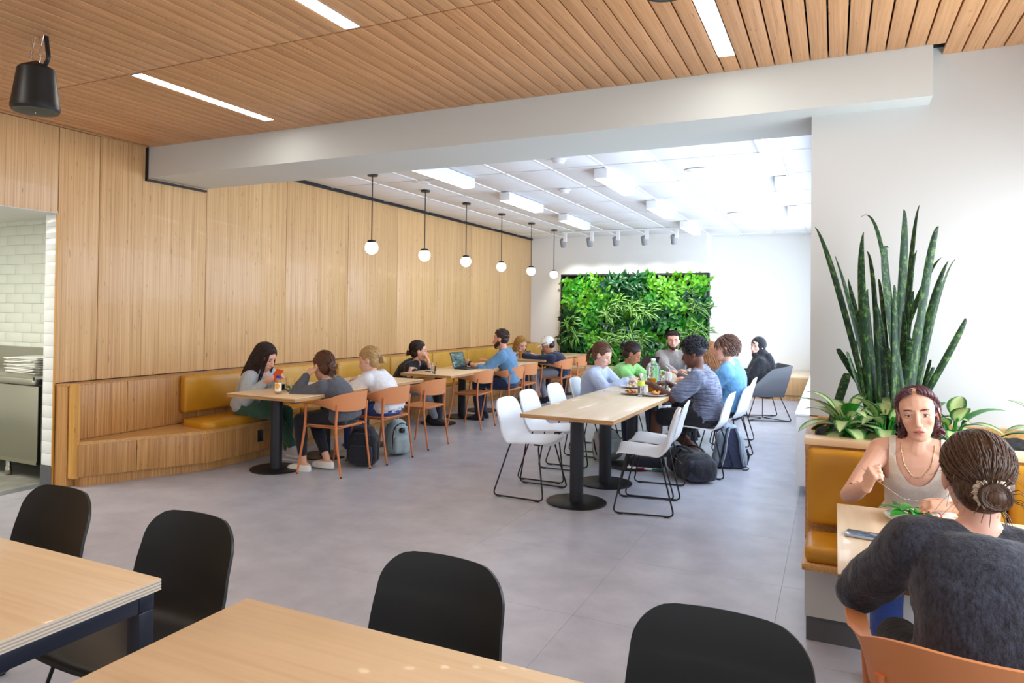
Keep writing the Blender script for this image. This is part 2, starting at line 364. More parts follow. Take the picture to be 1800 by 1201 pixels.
# near room
b = MB(); b.box(1.45, 1.6, -3.62, 0.6, 0, 3.2); b.box(1.45, 1.6, 0.6, 4.80, 0, 0.90); b.box(1.45, 1.6, 0.6, 4.80, 2.15, 3.2); b.box(1.45, 1.6, 4.80, 4.92, 0, 3.2); b.box(1.45, 1.6, 2.55, 2.68, 0.90, 2.15); structure('wall_side', b, 'white_paint', 0)
b = MB(); b.box(-6.1, 1.6, -3.75, -3.6, 0, 0.6); b.box(-6.1, 1.6, -3.75, -3.6, 2.85, 3.2); b.box(-6.1, -5.6, -3.75, -3.6, 0.6, 2.85); b.box(1.2, 1.6, -3.75, -3.6, 0.6, 2.85); structure('wall_back', b, 'white_paint', 0)
for i, (sx, sy, sw, sd) in enumerate(((1.53, 1.58, 0.012, 1.94), (1.53, 3.74, 0.012, 2.12), (-2.2, -3.68, 6.8, 0.012))):
    b = MB(); b.box(sx-sw/2, sx+sw/2, sy-sd/2, sy+sd/2, 0.9 if i < 2 else 0.6, 2.15 if i < 2 else 2.85); 
    f = 0.03; o = MB()
    x0, x1, y0, y1 = (sx-0.03, sx+0.03, sy-sd/2, sy+sd/2) if i < 2 else (sx-sw/2, sx+sw/2, sy-0.03, sy+0.03)
    for zz in ((0.93, 2.12) if i < 2 else (0.64, 1.9, 2.81)): o.box(x0, x1, y0, y1, zz-f, zz+f)
    structure('window_%d' % (i+1), o, 'white_metal', 0)
# wood slat ceiling
b = MB(); b.box(-6.0, 1.47, -3.62, YB+0.2, ZC+0.045, ZC+0.15); ce = structure('ceiling', b, 'void_black', 0)
def slat_mesh(L):
    q = MB(); q.rbox((0, 0, 0.011), (0.0895, L, 0.022), 0.0012, 1); return q.mesh('slat', 30)
PITCH = 0.09877; XS0 = -0.0885
lights = {(-4.165, 1), (-0.587, 1), (-2.363, 0), (-4.165, -1), (-0.587, -1)}
rows = [(3.175, YB-0.004), (1.945, 3.164), (0.718, 1.94)]
sm = [slat_mesh(y1-y0) for y0, y1 in rows]; sm_s = slat_mesh(YB-0.004-4.43); sm_x = slat_mesh(4.912-3.172)
stuff = MB()
for k in range(-60, 28):
    x = XS0 + PITCH*k + 0.0
    if x < WX+0.032 or x > 1.42: continue
    for r_, (y0, y1) in enumerate(rows):
        hit = [l for l in lights if abs(l[0]-x) < PITCH*0.55 and {1: 0, 0: 1, -1: 2}[l[1]] == r_]
        if hit:
            li = thing('recessed_light', {(-4.165, 1): 'long recessed linear light in the wood ceiling above the bench end', (-0.587, 1): 'recessed linear light in the wood ceiling nearest the beam, right of centre', (-2.363, 0): 'recessed linear light in the wood ceiling at the top edge, left of centre'}.get(hit[0], 'linear light of the wood ceiling outside the view, %s' % ('right of the camera' if x > 1 else 'behind the camera on the %s side' % ('left' if x < -3 else 'right'))), 'light', (x, 0, 0))
            ya, yb = (y0+0.02, 4.43) if r_ == 0 else (y0+0.01, y1-0.01)
            q = MB(); q.box(-0.044, 0.044, ya, yb, ZC+0.004, ZC+0.010); q.obj('diffuser', 'near_diffuser', li, 0)
            q = MB()
            for sx in (-0.0475, 0.0455): q.box(sx, sx+0.002, ya, yb, ZC+0.001, ZC+0.045)
            q.box(-0.0475, 0.0475, ya-0.003, ya, ZC+0.001, ZC+0.045); q.box(-0.0475, 0.0475, yb, yb+0.003, ZC+0.001, ZC+0.045); q.obj('trim', 'white_metal', li, 0)
            if r_ == 0: link('slat', sm_s, 'slat_wood', ce, loc=(x, (4.435+YB-0.004)/2, ZC))
            continue
        if r_ == 0 and x > 0.51: link('slat', sm_x, 'slat_wood', ce, loc=(x, (y0+4.912)/2, ZC)); continue
        if r_ < 2: link('slat', sm[r_], 'slat_wood', ce, loc=(x, (y0+y1)/2, ZC))
        else: stuff.box(x-0.0447, x+0.0447, y0, y1, ZC, ZC+0.022)
    stuff.box(x-0.0447, x+0.0447, -3.55, 0.713, ZC, ZC+0.022)
stuff.box(WX-0.02, WX+0.012, -3.55, YB-0.004, ZC, ZC+0.03); stuff.obj('slat', 'slat_wood', ce, 0, kind='stuff')
b = MB()
for y in (4.0, 3.45, 2.7, 2.0, 1.4): b.box(-5.9, 1.4, y-0.02, y+0.02, ZC+0.03, ZC+0.044)
b.obj('carrier_rail', 'grey_base', ce, 0)
# far lay-in ceiling: grid + tiles
b = MB(); b.box(-6.1, 0.15, 5.4, 15.5, ZF+0.03, ZF+0.1); cf = structure('ceiling_far', b, 'grid_white', 0)
GX, GY = 0.5875, 1.2275; gx = [-0.4925-GX*k for k in range(0, 10)]; gx = [-0.134]+gx[:9]+[-5.93]; gy = [5.42, 6.28]+[6.28+GY*k for k in range(1, 8)]+[15.34]
q = MB()
for x in gx[1:-1]: q.box(x-0.009, x+0.009, 5.42, 15.36, ZF-0.001, ZF+0.02)
for y in gy[1:-1]: q.box(-5.93, -0.13, y-0.009, y+0.009, ZF-0.001, ZF+0.02)
q.obj('grid', 'grid_white', cf, 0)
tm = {}
for i in range(len(gx)-1):
    for j in range(len(gy)-1):
        w_, l_ = round(gx[i]-gx[i+1], 3), round(gy[j+1]-gy[j], 3)
        if (w_, l_) not in tm: q = MB(); q.rbox((0, 0, 0.0), (w_-0.026, l_-0.026, 0.02), 0.004, 1); tm[(w_, l_)] = q.mesh('ceiling_tile', 30)
        link('ceiling_tile', tm[(w_, l_)], 'ceiling_tile', cf, loc=((gx[i]+gx[i+1])/2, (gy[j]+gy[j+1])/2, ZF+0.018))
# surface linear lights
row_n = {-3.95: 'row beside the wood wall', -2.32: 'middle row', -0.55: 'right row by the white column'}
ord_n = ['nearest', 'second', 'farthest']
for x in (-3.95, -2.32, -0.55):
    for j, y in enumerate((7.01, 9.46, 11.92) if x != -2.32 else (8.24, 10.69, 13.14)):
        if x == -3.95: y = (7.01, 9.27, 11.55)[j]
        if x == -0.55: y = (7.01, 9.46, 11.95)[j]
        li = thing('linear_light', 'white boxy linear ceiling light, %s of the %s' % (ord_n[j], row_n[x]), 'light', (x, y, ZF), 0, 'surface linear lights in the far room')
        q = MB(); q.rbox((0, 0, -0.055), (0.15, 1.24, 0.11), 0.003, 1); q.obj('housing', 'white_metal', li, 30)
        q = MB(); q.box(-0.066, 0.066, -0.61, 0.61, -0.114, -0.108); q.obj('diffuser', 'far_diffuser', li, 0)
# track lights
li = thing('track_light', 'white ceiling track carrying five spotlights above the living wall', 'light', (0, 0, 0))
q = MB(); q.box(-4.85, -2.5, 13.38, 13.42, ZF-0.03, ZF-0.001); q.obj('track', 'white_metal', li, 0)
for k, x in enumerate((-4.79, -4.24, -3.72, -3.17, -2.62)):
    q = MB(); q.box(x-0.03, x+0.03, 13.37, 13.43, ZF-0.2, ZF-0.03); a = q.obj('arm', 'white_metal', li, 0)
    q = MB(); M = Matrix.Translation((x-0.06, 13.44, ZF-0.2)) @ Euler((0.5, 0, 0)).to_matrix().to_4x4(); q.lathe([(0.052, -0.1), (0.055, -0.09), (0.055, 0.06), (0.03, 0.075), (0.0, 0.078)], 16, M=M); q.obj('spotlight_head', 'grey_metal', li, 40)
    d = bpy.data.lights.new('spot', 'SPOT'); d.energy = 60; d.spot_size = 1.3; d.spot_blend = 0.7; d.color = (1, 0.97, 0.9); d.shadow_soft_size = 0.05
    lo = bpy.data.objects.new('spot_lamp', d); C.objects.link(lo); lo.location = (x-0.06, 13.56, ZF-0.33); lo.rotation_euler = (0.72, 0, 0)
# ceiling devices
for k, (x, y, r_, h, nm, lb) in enumerate(((-2.58, 7.0, 0.075, 0.055, 'smoke_detector', 'white smoke detector on the tile ceiling close behind the beam'), (-3.15, 8.77, 0.075, 0.055, 'smoke_detector', 'white smoke detector on the tile ceiling between the linear light rows'), (-1.374, 8.13, 0.13, 0.012, 'ceiling_speaker', 'round flush ceiling speaker, the larger and nearer one'), (-1.398, 11.87, 0.13, 0.012, 'ceiling_speaker', 'round flush ceiling speaker deeper in the far room'), (-4.6, 7.6, 0.11, 0.012, 'ceiling_speaker', 'round flush ceiling speaker by the first pendant lamp'), (-2.3, 12.68, 0.07, 0.055, 'smoke_detector', 'white smoke detector above the living wall end'))):
    q = MB(); q.lathe([(r_*0.3, -h), (r_*0.75, -h*0.9), (r_*0.8, -h*0.45), (r_, -h*0.4), (r_, 0)], 24); tag(q.obj(nm, 'white_metal', None, 40, loc=(x, y, ZF)), lb, 'detector' if 'smoke' in nm else 'speaker')
# pendant lamps
pn = ['nearest the beam', 'second from the beam', 'third from the beam', 'fourth from the beam', 'fifth, just left of the white far wall', 'farthest, in front of the white far wall']
for k, y in enumerate((6.946, 8.157, 9.344, 10.596, 11.873, 13.03)):
    li = thing('pendant_lamp', 'glowing white globe pendant on a black stem, %s' % pn[k], 'lamp', (-4.88, y, ZF), 0, 'globe pendants over the wall tables')
    q = MB(); q.lathe([(0.0, -0.022), (0.06, -0.02), (0.062, -0.004), (0.062, 0)], 20); q.obj('canopy', 'black_metal', li, 40)
    q = MB(); q.tube([(0, 0, -0.02), (0, 0, -0.79)], 0.0065, 8); q.obj('stem', 'black_metal', li, 60)
    q = MB(); q.lathe([(0.0, -0.765), (0.045, -0.775), (0.052, -0.79), (0.052, -0.80), (0, -0.80)], 20); q.obj('cap', 'black_metal', li, 40)
    q = MB(); q.ell((0, 0, -0.862), (0.078, 0.078, 0.078), 28, 16); q.obj('globe', 'globe_glass', li, 60)
# ================================================================ KITCHEN OPENING
b = MB(); b.box(-9.6, -6.1, 4.65, 4.8, 0, 2.6); kw = structure('wall_kitchen', b, 'tile_grout', 0)
b = MB(); b.box(-9.6, -6.1, 1.1, 4.8, 2.42, 2.5); b.box(-9.7, -9.6, 1.1, 4.8, 0, 2.5); b.box(-9.6, -6.1, 1.1, 1.2, 0, 2.5); structure('ceiling_kitchen', b, 'white_paint', 0)
q = MB(); q.rbox((0, 0, 0), (0.3025, 0.01, 0.101), 0.0015, 1); tmesh = q.mesh('tile', 30)
for r_ in range(14):
    for k in range(11): link('tile', tmesh, 'tile_glaze', kw, loc=(-6.25-0.305*k-(0.1525 if r_ % 2 else 0)+0.06, 4.647, 1.08+0.0515+0.1035*r_-0.05))
# tiled jamb and dark base
b = MB(); b.box(-6.098, WX-0.004, YE, YE+0.006, 0.16, 2.314); ja = structure('trim_3', b, 'tile_grout', 0)
q = MB(); q.rbox((0, 0, 0), (0.146, 0.01, 0.1), 0.0015, 1); jm = q.mesh('tile', 30)
for r_ in range(21): link('tile', jm, 'tile_white', ja, loc=(-6.024, YE-0.001, 0.21+0.1022*r_))
b = MB(); b.box(-6.10, WX-0.003, YE-0.012, YE+0.003, 0, 0.155); structure('baseboard_jamb', b, 'grey_base', 0)
b = MB(); b.box(-5.958, WX+0.002, YE-0.008, YE+0.006, 0, 2.314); structure('trim_4', b, 'bamboo_end', 0)
b = MB(); b.box(-6.1, WX-0.002, 1.2, YE, 2.314, 2.335); structure('door_header', b, 'white_paint', 0)
li = thing('kitchen_light', 'linear ceiling light glimpsed through the kitchen opening', 'light', (-7.0, 3.2, 2.42))
q = MB(); q.box(-0.9, 0.62, -0.05, 0.05, -0.045, 0.0); q.obj('housing', 'white_metal', li, 0); q = MB(); q.box(-0.88, 0.60, -0.042, 0.042, -0.049, -0.043); q.obj('diffuser', 'kitchen_diffuser', li, 0)
area('kitchen_fill', (-7.4, 2.6, 2.38), (0, 0, 0), 2.5, 1.5, 68, (1.0, 0.98, 0.88))  # broad unseen fill lamp below the kitchen ceiling, brightening the kitchen
t0 = thing('steel_counter', 'stainless steel kitchen counter with a closed front seen through the opening', 'counter', (-7.3, 4.2, 0))
q = MB(); q.rbox((0, 0.02, 0.86), (2.24, 0.82, 0.05), 0.006, 1); q.box(-1.12, 1.12, -0.385, -0.37, 0.875, 0.905); q.obj('top', 'stainless', t0, 30)
q = MB(); q.box(-1.12, 1.12, 0.41, 0.43, 0.86, 1.09); q.obj('backsplash', 'stainless', t0, 0)
q = MB(); q.box(1.07, 1.085, -0.1, 0.43, 0.86, 0.99); q.obj('side_splash', 'stainless', t0, 0)
q = MB(); q.rbox((0, -0.31, 0.49), (2.2, 0.03, 0.66), 0.006, 1); q.obj('front_panel', 'stainless', t0, 30)
q = MB(); q.box(-1.1, 1.1, -0.33, -0.28, 0.135, 0.165); q.obj('rail', 'stainless', t0, 0)
for x, y in ((0.64, -0.29), (1.04, 0.3), (-0.9, -0.29), (-0.9, 0.3)):
    q = MB(); q.lathe([(0.022, 0.0), (0.03, 0.01), (0.03, 0.06), (0.024, 0.07), (0.024, 0.14)], 14); q.obj('leg', 'stainless', t0, 40, loc=(x, y, 0))
for k in range(14):
    q = MB(); q.rbox((0, 0, 0), (0.46, 0.34, 0.008), 0.003, 1, puff=0.0); a = 0.10*math.sin(k*2.1)
    o = q.obj('paper_tray', 'ceramic', None, 30, loc=(-6.86+0.015*math.sin(k*3.3), 4.28+0.012*math.sin(k*1.7), 0.892+0.0105*k), rot=(0.012*math.sin(k*4), 0.014*math.cos(k*2.2), a))
    tag(o, 'cream paper tray on the steel counter, %s of the stack' % ['lowest', 'second from the bottom', 'third from the bottom', 'fourth from the bottom', 'fifth from the bottom', 'sixth from the bottom', 'seventh from the bottom', 'seventh from the top', 'sixth from the top', 'fifth from the top', 'fourth from the top', 'third from the top', 'second from the top', 'topmost'][k], 'tray', 'paper trays stacked on the steel counter')
q = MB(); q.rbox((0, 0, 0), (0.07, 0.008, 0.115), 0.003, 1); o1 = q.obj('wall_outlet', 'white_metal', None, 30, loc=(-6.62, 4.638, 1.25)); tag(o1, 'white outlet plate on the kitchen tile wall', 'outlet')
for dz in (-0.025, 0.025): q = MB(); q.rbox((0, 0, 0), (0.034, 0.004, 0.028), 0.0015, 1); q.obj('socket', 'ceramic', o1, 30, loc=(0, -0.005, dz))
# ================================================================ WOOD BENCH ALONG THE WALL
bn = thing('wall_bench', 'bamboo bench running along the whole wood wall, wedge-shaped at its near end', 'bench', (0, 0, 0))
P0, P1 = V((-5.70, 3.90)), V((-5.235, 4.83)); XF = -5.215; XR = -5.784
def prism(q, poly, z0, z1, mi=0):
    n = len(poly); o = len(q.v); q.v += [(p[0], p[1], z0) for p in poly]+[(p[0], p[1], z1) for p in poly]
    q.f += [tuple(range(o, o+n))[::-1], tuple(range(o+n, o+2*n))]; q.m += [mi, mi]
    for i in range(n): j = (i+1) % n; q.f.append((o+i, o+j, o+n+j, o+n+i)); q.m.append(mi)
# back mass (facing the camera at its end), cap on top
b = MB(); b.box(WX+0.001, XR, YE+0.012, 14.48, 0, 0.848); b.obj('back_carcass', 'bamboo_bench', bn, 0)
b = MB(); b.box(WX+0.001, XR+0.02, YE+0.008, 14.483, 0.848, 0.858); b.obj('back_cap', 'bamboo_bench', bn, 0)
ys2 = [3.90, 4.42, 5.22]+[5.22+1.22*k for k in range(1, 8)]; ys2[-1] = 14.48
for i in range(len(ys2)-1):
    q = MB(); q.rbox((0, 0, 0), (0.018, ys2[i+1]-ys2[i]-0.004, 0.46), 0.0015, 1); q.obj('back_panel', 'bamboo_bench', bn, 30, loc=(XR+0.009, (ys2[i]+ys2[i+1])/2, 0.617))
# end board
b = MB(); prism(b, [(-5.766, 3.868), (-5.695, 3.868), (-5.68, 3.908), (-5.766, 3.908)], 0.075, 0.862); b.obj('end_board', 'bamboo_end', bn, 0)
b = MB(); prism(b, [(XR+0.018, 3.908), (-5.675, 3.909), (P1.x+0.012, P1.y-0.01), (XF+0.012, 4.9), (XF+0.012, 14.48), (XR+0.018, 14.48)], 0.352, 0.380); b.obj('seat_board', 'bamboo_flat', bn, 0)
b = MB(); prism(b, [(XR+0.018, 3.93), (-5.69, 3.93), (-5.29, 4.86), (-5.27, 4.95), (-5.27, 14.48), (XR+0.018, 14.48)], 0.0, 0.35); b.obj('kick_base', 'bamboo_bench', bn, 0)
def fpanel(a, c, z0, z1, name='front_panel'):
    a, c = V((*a, 0)), V((*c, 0)); d = c-a; L = d.length; q = MB(); q.rbox((0, 0, 0), (L-0.004, 0.018, z1-z0), 0.0015, 1)
    return q.obj(name, 'bamboo_bench', bn, 30, loc=((a.x+c.x)/2, (a.y+c.y)/2, (z0+z1)/2), rot=(0, 0, math.atan2(d.y, d.x)))
fpanel((-5.69, 3.895), (-5.49, 4.31), 0.085, 0.352); fpanel((-5.49, 4.31), (P1.x+.012, P1.y+.012), 0.085, 0.352)
yy = [4.825, 5.34]+[5.34+1.22*k for k in range(1, 9)]; yy[-1] = 14.48
for i in range(len(yy)-1): fpanel((XF, yy[i]), (XF, yy[i+1]), 0.085, 0.352)
for y, mt in ((5.52, 0), (8.3, 0)):
    ol = thing('bench_outlet', 'black outlet plate in the bench front %s' % ('at the first table' if y < 6 else 'below the woman in black'), 'outlet', (XF+0.012, y, 0.235))
    q = MB(); q.rbox((0, 0, 0), (0.008, 0.075, 0.118), 0.003, 1); q.obj('plate', 'black_plastic', ol, 30)
    for dz in (-0.025, 0.025): q = MB(); q.rbox((0.005, 0, dz), (0.004, 0.032, 0.026), 0.0015, 1); q.obj('socket', 'black_metal', ol, 30)
# leather cushions, back row and seat row
bk = [4.98, 6.18, 7.38, 8.58, 9.78, 10.98, 12.18, 13.38, 14.46]
for i in range(len(bk)-1):
    c = (bk[i]+bk[i+1])/2; L = bk[i+1]-bk[i]-0.008
    q = MB(); q.rbox((0, 0, 0), (0.085, L, 0.365), 0.028, 3, puff=0.014); o = q.obj('back_cushion', 'leather' if i < 1 else 'leather_soft', None, 60, loc=(-5.712, c, 0.672))
    tag(o, 'mustard leather back cushion on the wall bench, %s' % (['nearest the bench end', 'second', 'third', 'fourth', 'fifth', 'sixth', 'seventh', 'farthest'][i] + (' from the bench end' if 0 < i < 7 else '')), 'cushion', 'bench back cushions')
for i in range(len(bk)-1):
    y0, y1 = bk[i]+(0.0 if i else 0.0), bk[i+1]-0.008; q = MB()
    if i == 0:
        pts = [(-5.66, 4.93), (-5.30, 4.87), (-5.225, 4.93), (-5.225, y1), (-5.66, y1)]
        zs = [(0.380, 0.985), (0.39, 1.0), (0.425, 1.0), (0.440, 0.97), (0.446, 0.86)]
        cx, cy = -5.44, (4.9+y1)/2; base = len(q.v); F = fillet([(*p, 0) for p in pts], 0.06, 4, True); n = len(F)
        for z, s_ in zs:
            for p in F: q.v.append((cx+(p.x-cx)*(1-(1-s_)*1.0), cy+(p.y-cy)*(1-(1-s_)*0.35), z))
        for r_ in range(len(zs)-1):
            for k in range(n): q.f.append((base+r_*n+k, base+r_*n+(k+1) % n, base+(r_+1)*n+(k+1) % n, base+(r_+1)*n+k)); q.m.append(0)
        q.f.append(tuple(base+k for k in range(n))[::-1]); q.f.append(tuple(base+(len(zs)-1)*n+k for k in range(n))); q.m += [0, 0]; o = q.obj('seat_cushion', 'leather', None, 50)
    else:
        q.rbox((0, 0, 0), (0.44, y1-y0, 0.062), 0.022, 3, puff=0.006); o = q.obj('seat_cushion', 'leather', None, 60, loc=(-5.445, (y0+y1)/2, 0.412))
    tag(o, 'mustard leather seat cushion on the wall bench, %s' % (['nearest the bench end', 'second', 'third', 'fourth', 'fifth', 'sixth', 'seventh', 'farthest'][i] + (' from the bench end' if 0 < i < 7 else '')), 'cushion', 'bench seat cushions')
# far bench below the living wall
fb = thing('far_bench', 'long pale wood bench along the far wall under the living wall', 'bench', (0, 0, 0))
b = MB(); b.box(-5.2, -0.29, 13.86, 14.48, 0, 0.10); b.obj('kick_base', 'far_wood', fb, 0)
for k in range(5):
    x0 = -5.2+0.982*k; q = MB(); q.rbox((0, 0, 0), (0.978, 0.02, 0.30), 0.0015, 1); q.obj('front_panel', 'far_wood', fb, 30, loc=(x0+0.491, 13.83, 0.25))
b = MB(); b.box(-5.2, -0.29, 13.815, 14.483, 0.402, 0.432); b.box(-2.24, -0.29, 14.485, 15.34, 0.402, 0.432); b.obj('seat_board', 'maple_x', fb, 0)
# ================================================================ FURNITURE
def pedestal(par, x, y, h, r=0.24, rc=0.055):
    q = MB(); q.lathe([(r*0.99, 0.0), (r, 0.004), (r, 0.010), (r-0.006, 0.014), (0, 0.014)], 48); q.obj('base_plate', 'black_metal', par, 40, loc=(x, y, 0))
    q = MB(); q.lathe([(rc, 0.014), (rc, h-0.03)], 28); q.obj('column', 'column_metal', par, 40, loc=(x, y, 0))
    q = MB(); q.box(-0.2, 0.2, -0.03, 0.03, h-0.032, h-0.024); q.box(-0.03, 0.03, -0.2, 0.2, h-0.030, h-0.022); q.obj('top_bracket', 'black_metal', par, 0, loc=(x, y, 0))
def table(label, x0, x1, y0, y1, peds, top_m='maple_x', edge_m='maple_x', h=0.74, th=0.032, rz=0.0, piv=None):
    t = thing('dining_table', label, 'table', (0, 0, 0))
    q = MB(); q.rbox(((x0+x1)/2, (y0+y1)/2, h-0.002), (x1-x0, y1-y0, 0.004), 0.0015, 1); q.obj('table_top', top_m, t, 30)
    q = MB(); q.box(x0+0.0005, x1-0.0005, y0+0.0005, y1-0.0005, h-th, h-0.004); q.obj('edge_band', edge_m, t, 0)
    for (x, y) in peds: pedestal(t, x, y, h-th+0.022)
    return t
table('nearest long wood table by the bench, with a juice bottle and plates on it', -5.0, -4.19, 4.86, 7.02, [(-4.74, 5.24), (-4.74, 5.97), (-4.74, 6.66)], 'maple_x', 'table_edge')
table('middle long wall table with a laptop and a water glass on it', -4.85, -4.13, 7.56, 10.35, [(-4.80, 8.44), (-4.80, 9.12), (-4.84, 9.86)], 'maple_x', 'table_edge')
table('farthest long wall table, in front of the man in the white cap', -4.85, -4.20, 10.84, 13.1, [(-4.55, 11.2), (-4.55, 11.95), (-4.5, 12.7)], 'maple_x', 'table_edge')
lt = table('long pale communal table in the middle of the far room', 0, 0.74, 0, 4.5, [(0.31, 0.43), (0.31, 1.17), (0.33, 1.98), (0.34, 2.78), (0.34, 3.9)], 'maple_y', 'table_edge')
lt.location = (-2.165, 5.075, 0); lt.rotation_euler = (0, 0, math.radians(-1.2))
table('small wood table of the window booth between the two women', 0.012, 0.74, 2.433, 3.338, [(0.38, 2.88)], 'maple_y', 'table_edge')
mat('ply_light', (214, 204, 190), rough=0.6); mat('ply_dark', (176, 160, 142), rough=0.6)
def steel_table(label, x0, x1, y0, y1, h=0.75):
    t = thing('cafe_table', label, 'table', (0, 0, 0)); th = 0.032
    q = MB(); q.rbox(((x0+x1)/2, (y0+y1)/2, h-0.0015), (x1-x0, y1-y0, 0.003), 0.001, 1); q.obj('table_top', 'maple_x', t, 30)
    n = 7; dz = (th-0.003)/n
    for mi, nm in ((0, 'ply_layer'), (1, 'ply_layer')):
        q = MB()
        for k in range(n):
            if k % 2 == mi: ins = 0.0006 if mi else 0.0; q.box(x0+ins, x1-ins, y0+ins, y1-ins, h-th+dz*k, h-th+dz*(k+1))
        q.obj(nm, 'ply_light' if mi == 0 else 'ply_dark', t, 0)
    s = 0.05; i = 0.012; z1 = h-th; z0 = z1-0.05
    q = MB()
    for (a, b_, c, d) in ((x0+i, x1-i, y0+i, y0+i+s), (x0+i, x1-i, y1-i-s, y1-i), (x0+i, x0+i+s, y0+i+s, y1-i-s), (x1-i-s, x1-i, y0+i+s, y1-i-s)): q.rbox(((a+b_)/2, (c+d)/2, (z0+z1)/2), (b_-a, d-c, 0.05), 0.004, 1)
    q.obj('apron', 'navy_steel', t, 30)
    for x in (x0+i+s/2, x1-i-s/2):
        for y in (y0+i+s/2, y1-i-s/2): q = MB(); q.rbox((0, 0, z0/2), (s, s, z0), 0.004, 1); q.obj('leg', 'navy_steel', t, 30, loc=(x, y, 0))
    return t

steel_table('foreground cafe table with plywood edge and steel legs at the left', -3.28, -1.712, 0.66, 1.433)
steel_table('foreground cafe table along the bottom edge of the frame', -1.398, 0.19, 0.66, 1.443)
# ---- moulded shell chair on a wire sled base (faces +Y)
def shell_pts(nu=19, nv=46):
    prof = bez([(0.215, 0.425), (0.195, 0.446), (0.10, 0.446), (0.0, 0.438), (-0.09, 0.440), (-0.155, 0.462), (-0.195, 0.525), (-0.215, 0.61), (-0.236, 0.68), (-0.254, 0.755), (-0.262, 0.786)], 6)
    P = [V((0, a, z)) for a, z in ((p.x, p.y) for p in [V((q[0], q[1], 0)) for q in prof])]
    L = [0]
    for i in range(1, len(P)): L.append(L[-1]+(P[i]-P[i-1]).length)
    rows = []
    for k in range(nv):
        # denser near both ends
        tt = k/(nv-1); s = L[-1]*(0.5-0.5*math.cos(PI*tt))*0.8+L[-1]*tt*0.2
        i = max(j for j in range(len(L)-1) if L[j] <= s+1e-9); f = (s-L[i])/(L[i+1]-L[i]); p = P[i].lerp(P[i+1], f); u = s/L[-1]
        w = 0.234 if u < 0.3 else 0.234-0.008*min(1, (u-0.3)/0.25) if u < 0.55 else 0.226-0.020*((u-0.55)/0.45)
        ds, de = s, L[-1]-s; rf, rb = 0.07, 0.10
        cut = 0
        if ds < rf: cut = rf-math.sqrt(max(0, rf*rf-(rf-ds)**2))
        if de < rb: cut = rb-math.sqrt(max(0, rb*rb-(rb-de)**2))
        w -= cut*0.95
        rows.append((p, w, u))
    G = []
    for p, w, u in rows:
        row = []
        for j in range(nu):
            x = -math.cos(PI*j/(nu-1))*0.4*w + (-1+2*j/(nu-1))*0.6*w; q = abs(x)/0.232
            zz = 0.018*q*q*(1 if u < 0.35 else max(0, 1-(u-0.35)/0.15)); yy = (0.035*q*q)*max(0, min(1, (u-0.4)/0.15))
            row.append(V((x, p.y+yy, p.z+zz-0.012*q*q*max(0, (u-0.8)/0.2))))
        G.append(row)
    return G
def make_shell_chair(kind, label):
    t = thing('shell_chair', label, 'chair')
    q = MB(); q.grid(shell_pts(), 0.011); q.obj('seat_shell', kind+'_plastic', t, 60)
    for s in (-1, 1):
        pts = fillet([(s*0.02, 0.12, 0.424), (s*0.165, 0.135, 0.428), (s*0.262, 0.225, 0.010), (s*0.262, -0.225, 0.010), (s*0.165, -0.115, 0.428), (s*0.02, -0.13, 0.424)], 0.045, 5)
        q = MB(); q.tube(pts, 0.0065, 8); q.obj('sled_frame', 'black_metal', t, 60)
        for y in (0.17, -0.17):
            q = MB(); q.rbox((0, 0, 0.006), (0.018, 0.04, 0.012), 0.003, 1); q.obj('glide', 'black_plastic', t, 30, loc=(s*0.262, y, 0))
    q = MB(); q.box(-0.15, 0.15, 0.09, 0.14, 0.424, 0.434); q.box(-0.15, 0.15, -0.145, -0.095, 0.424, 0.432); q.box(-0.02, 0.02, -0.1, 0.1, 0.422, 0.432); q.obj('seat_bracket', 'black_metal', t, 0)
    return t
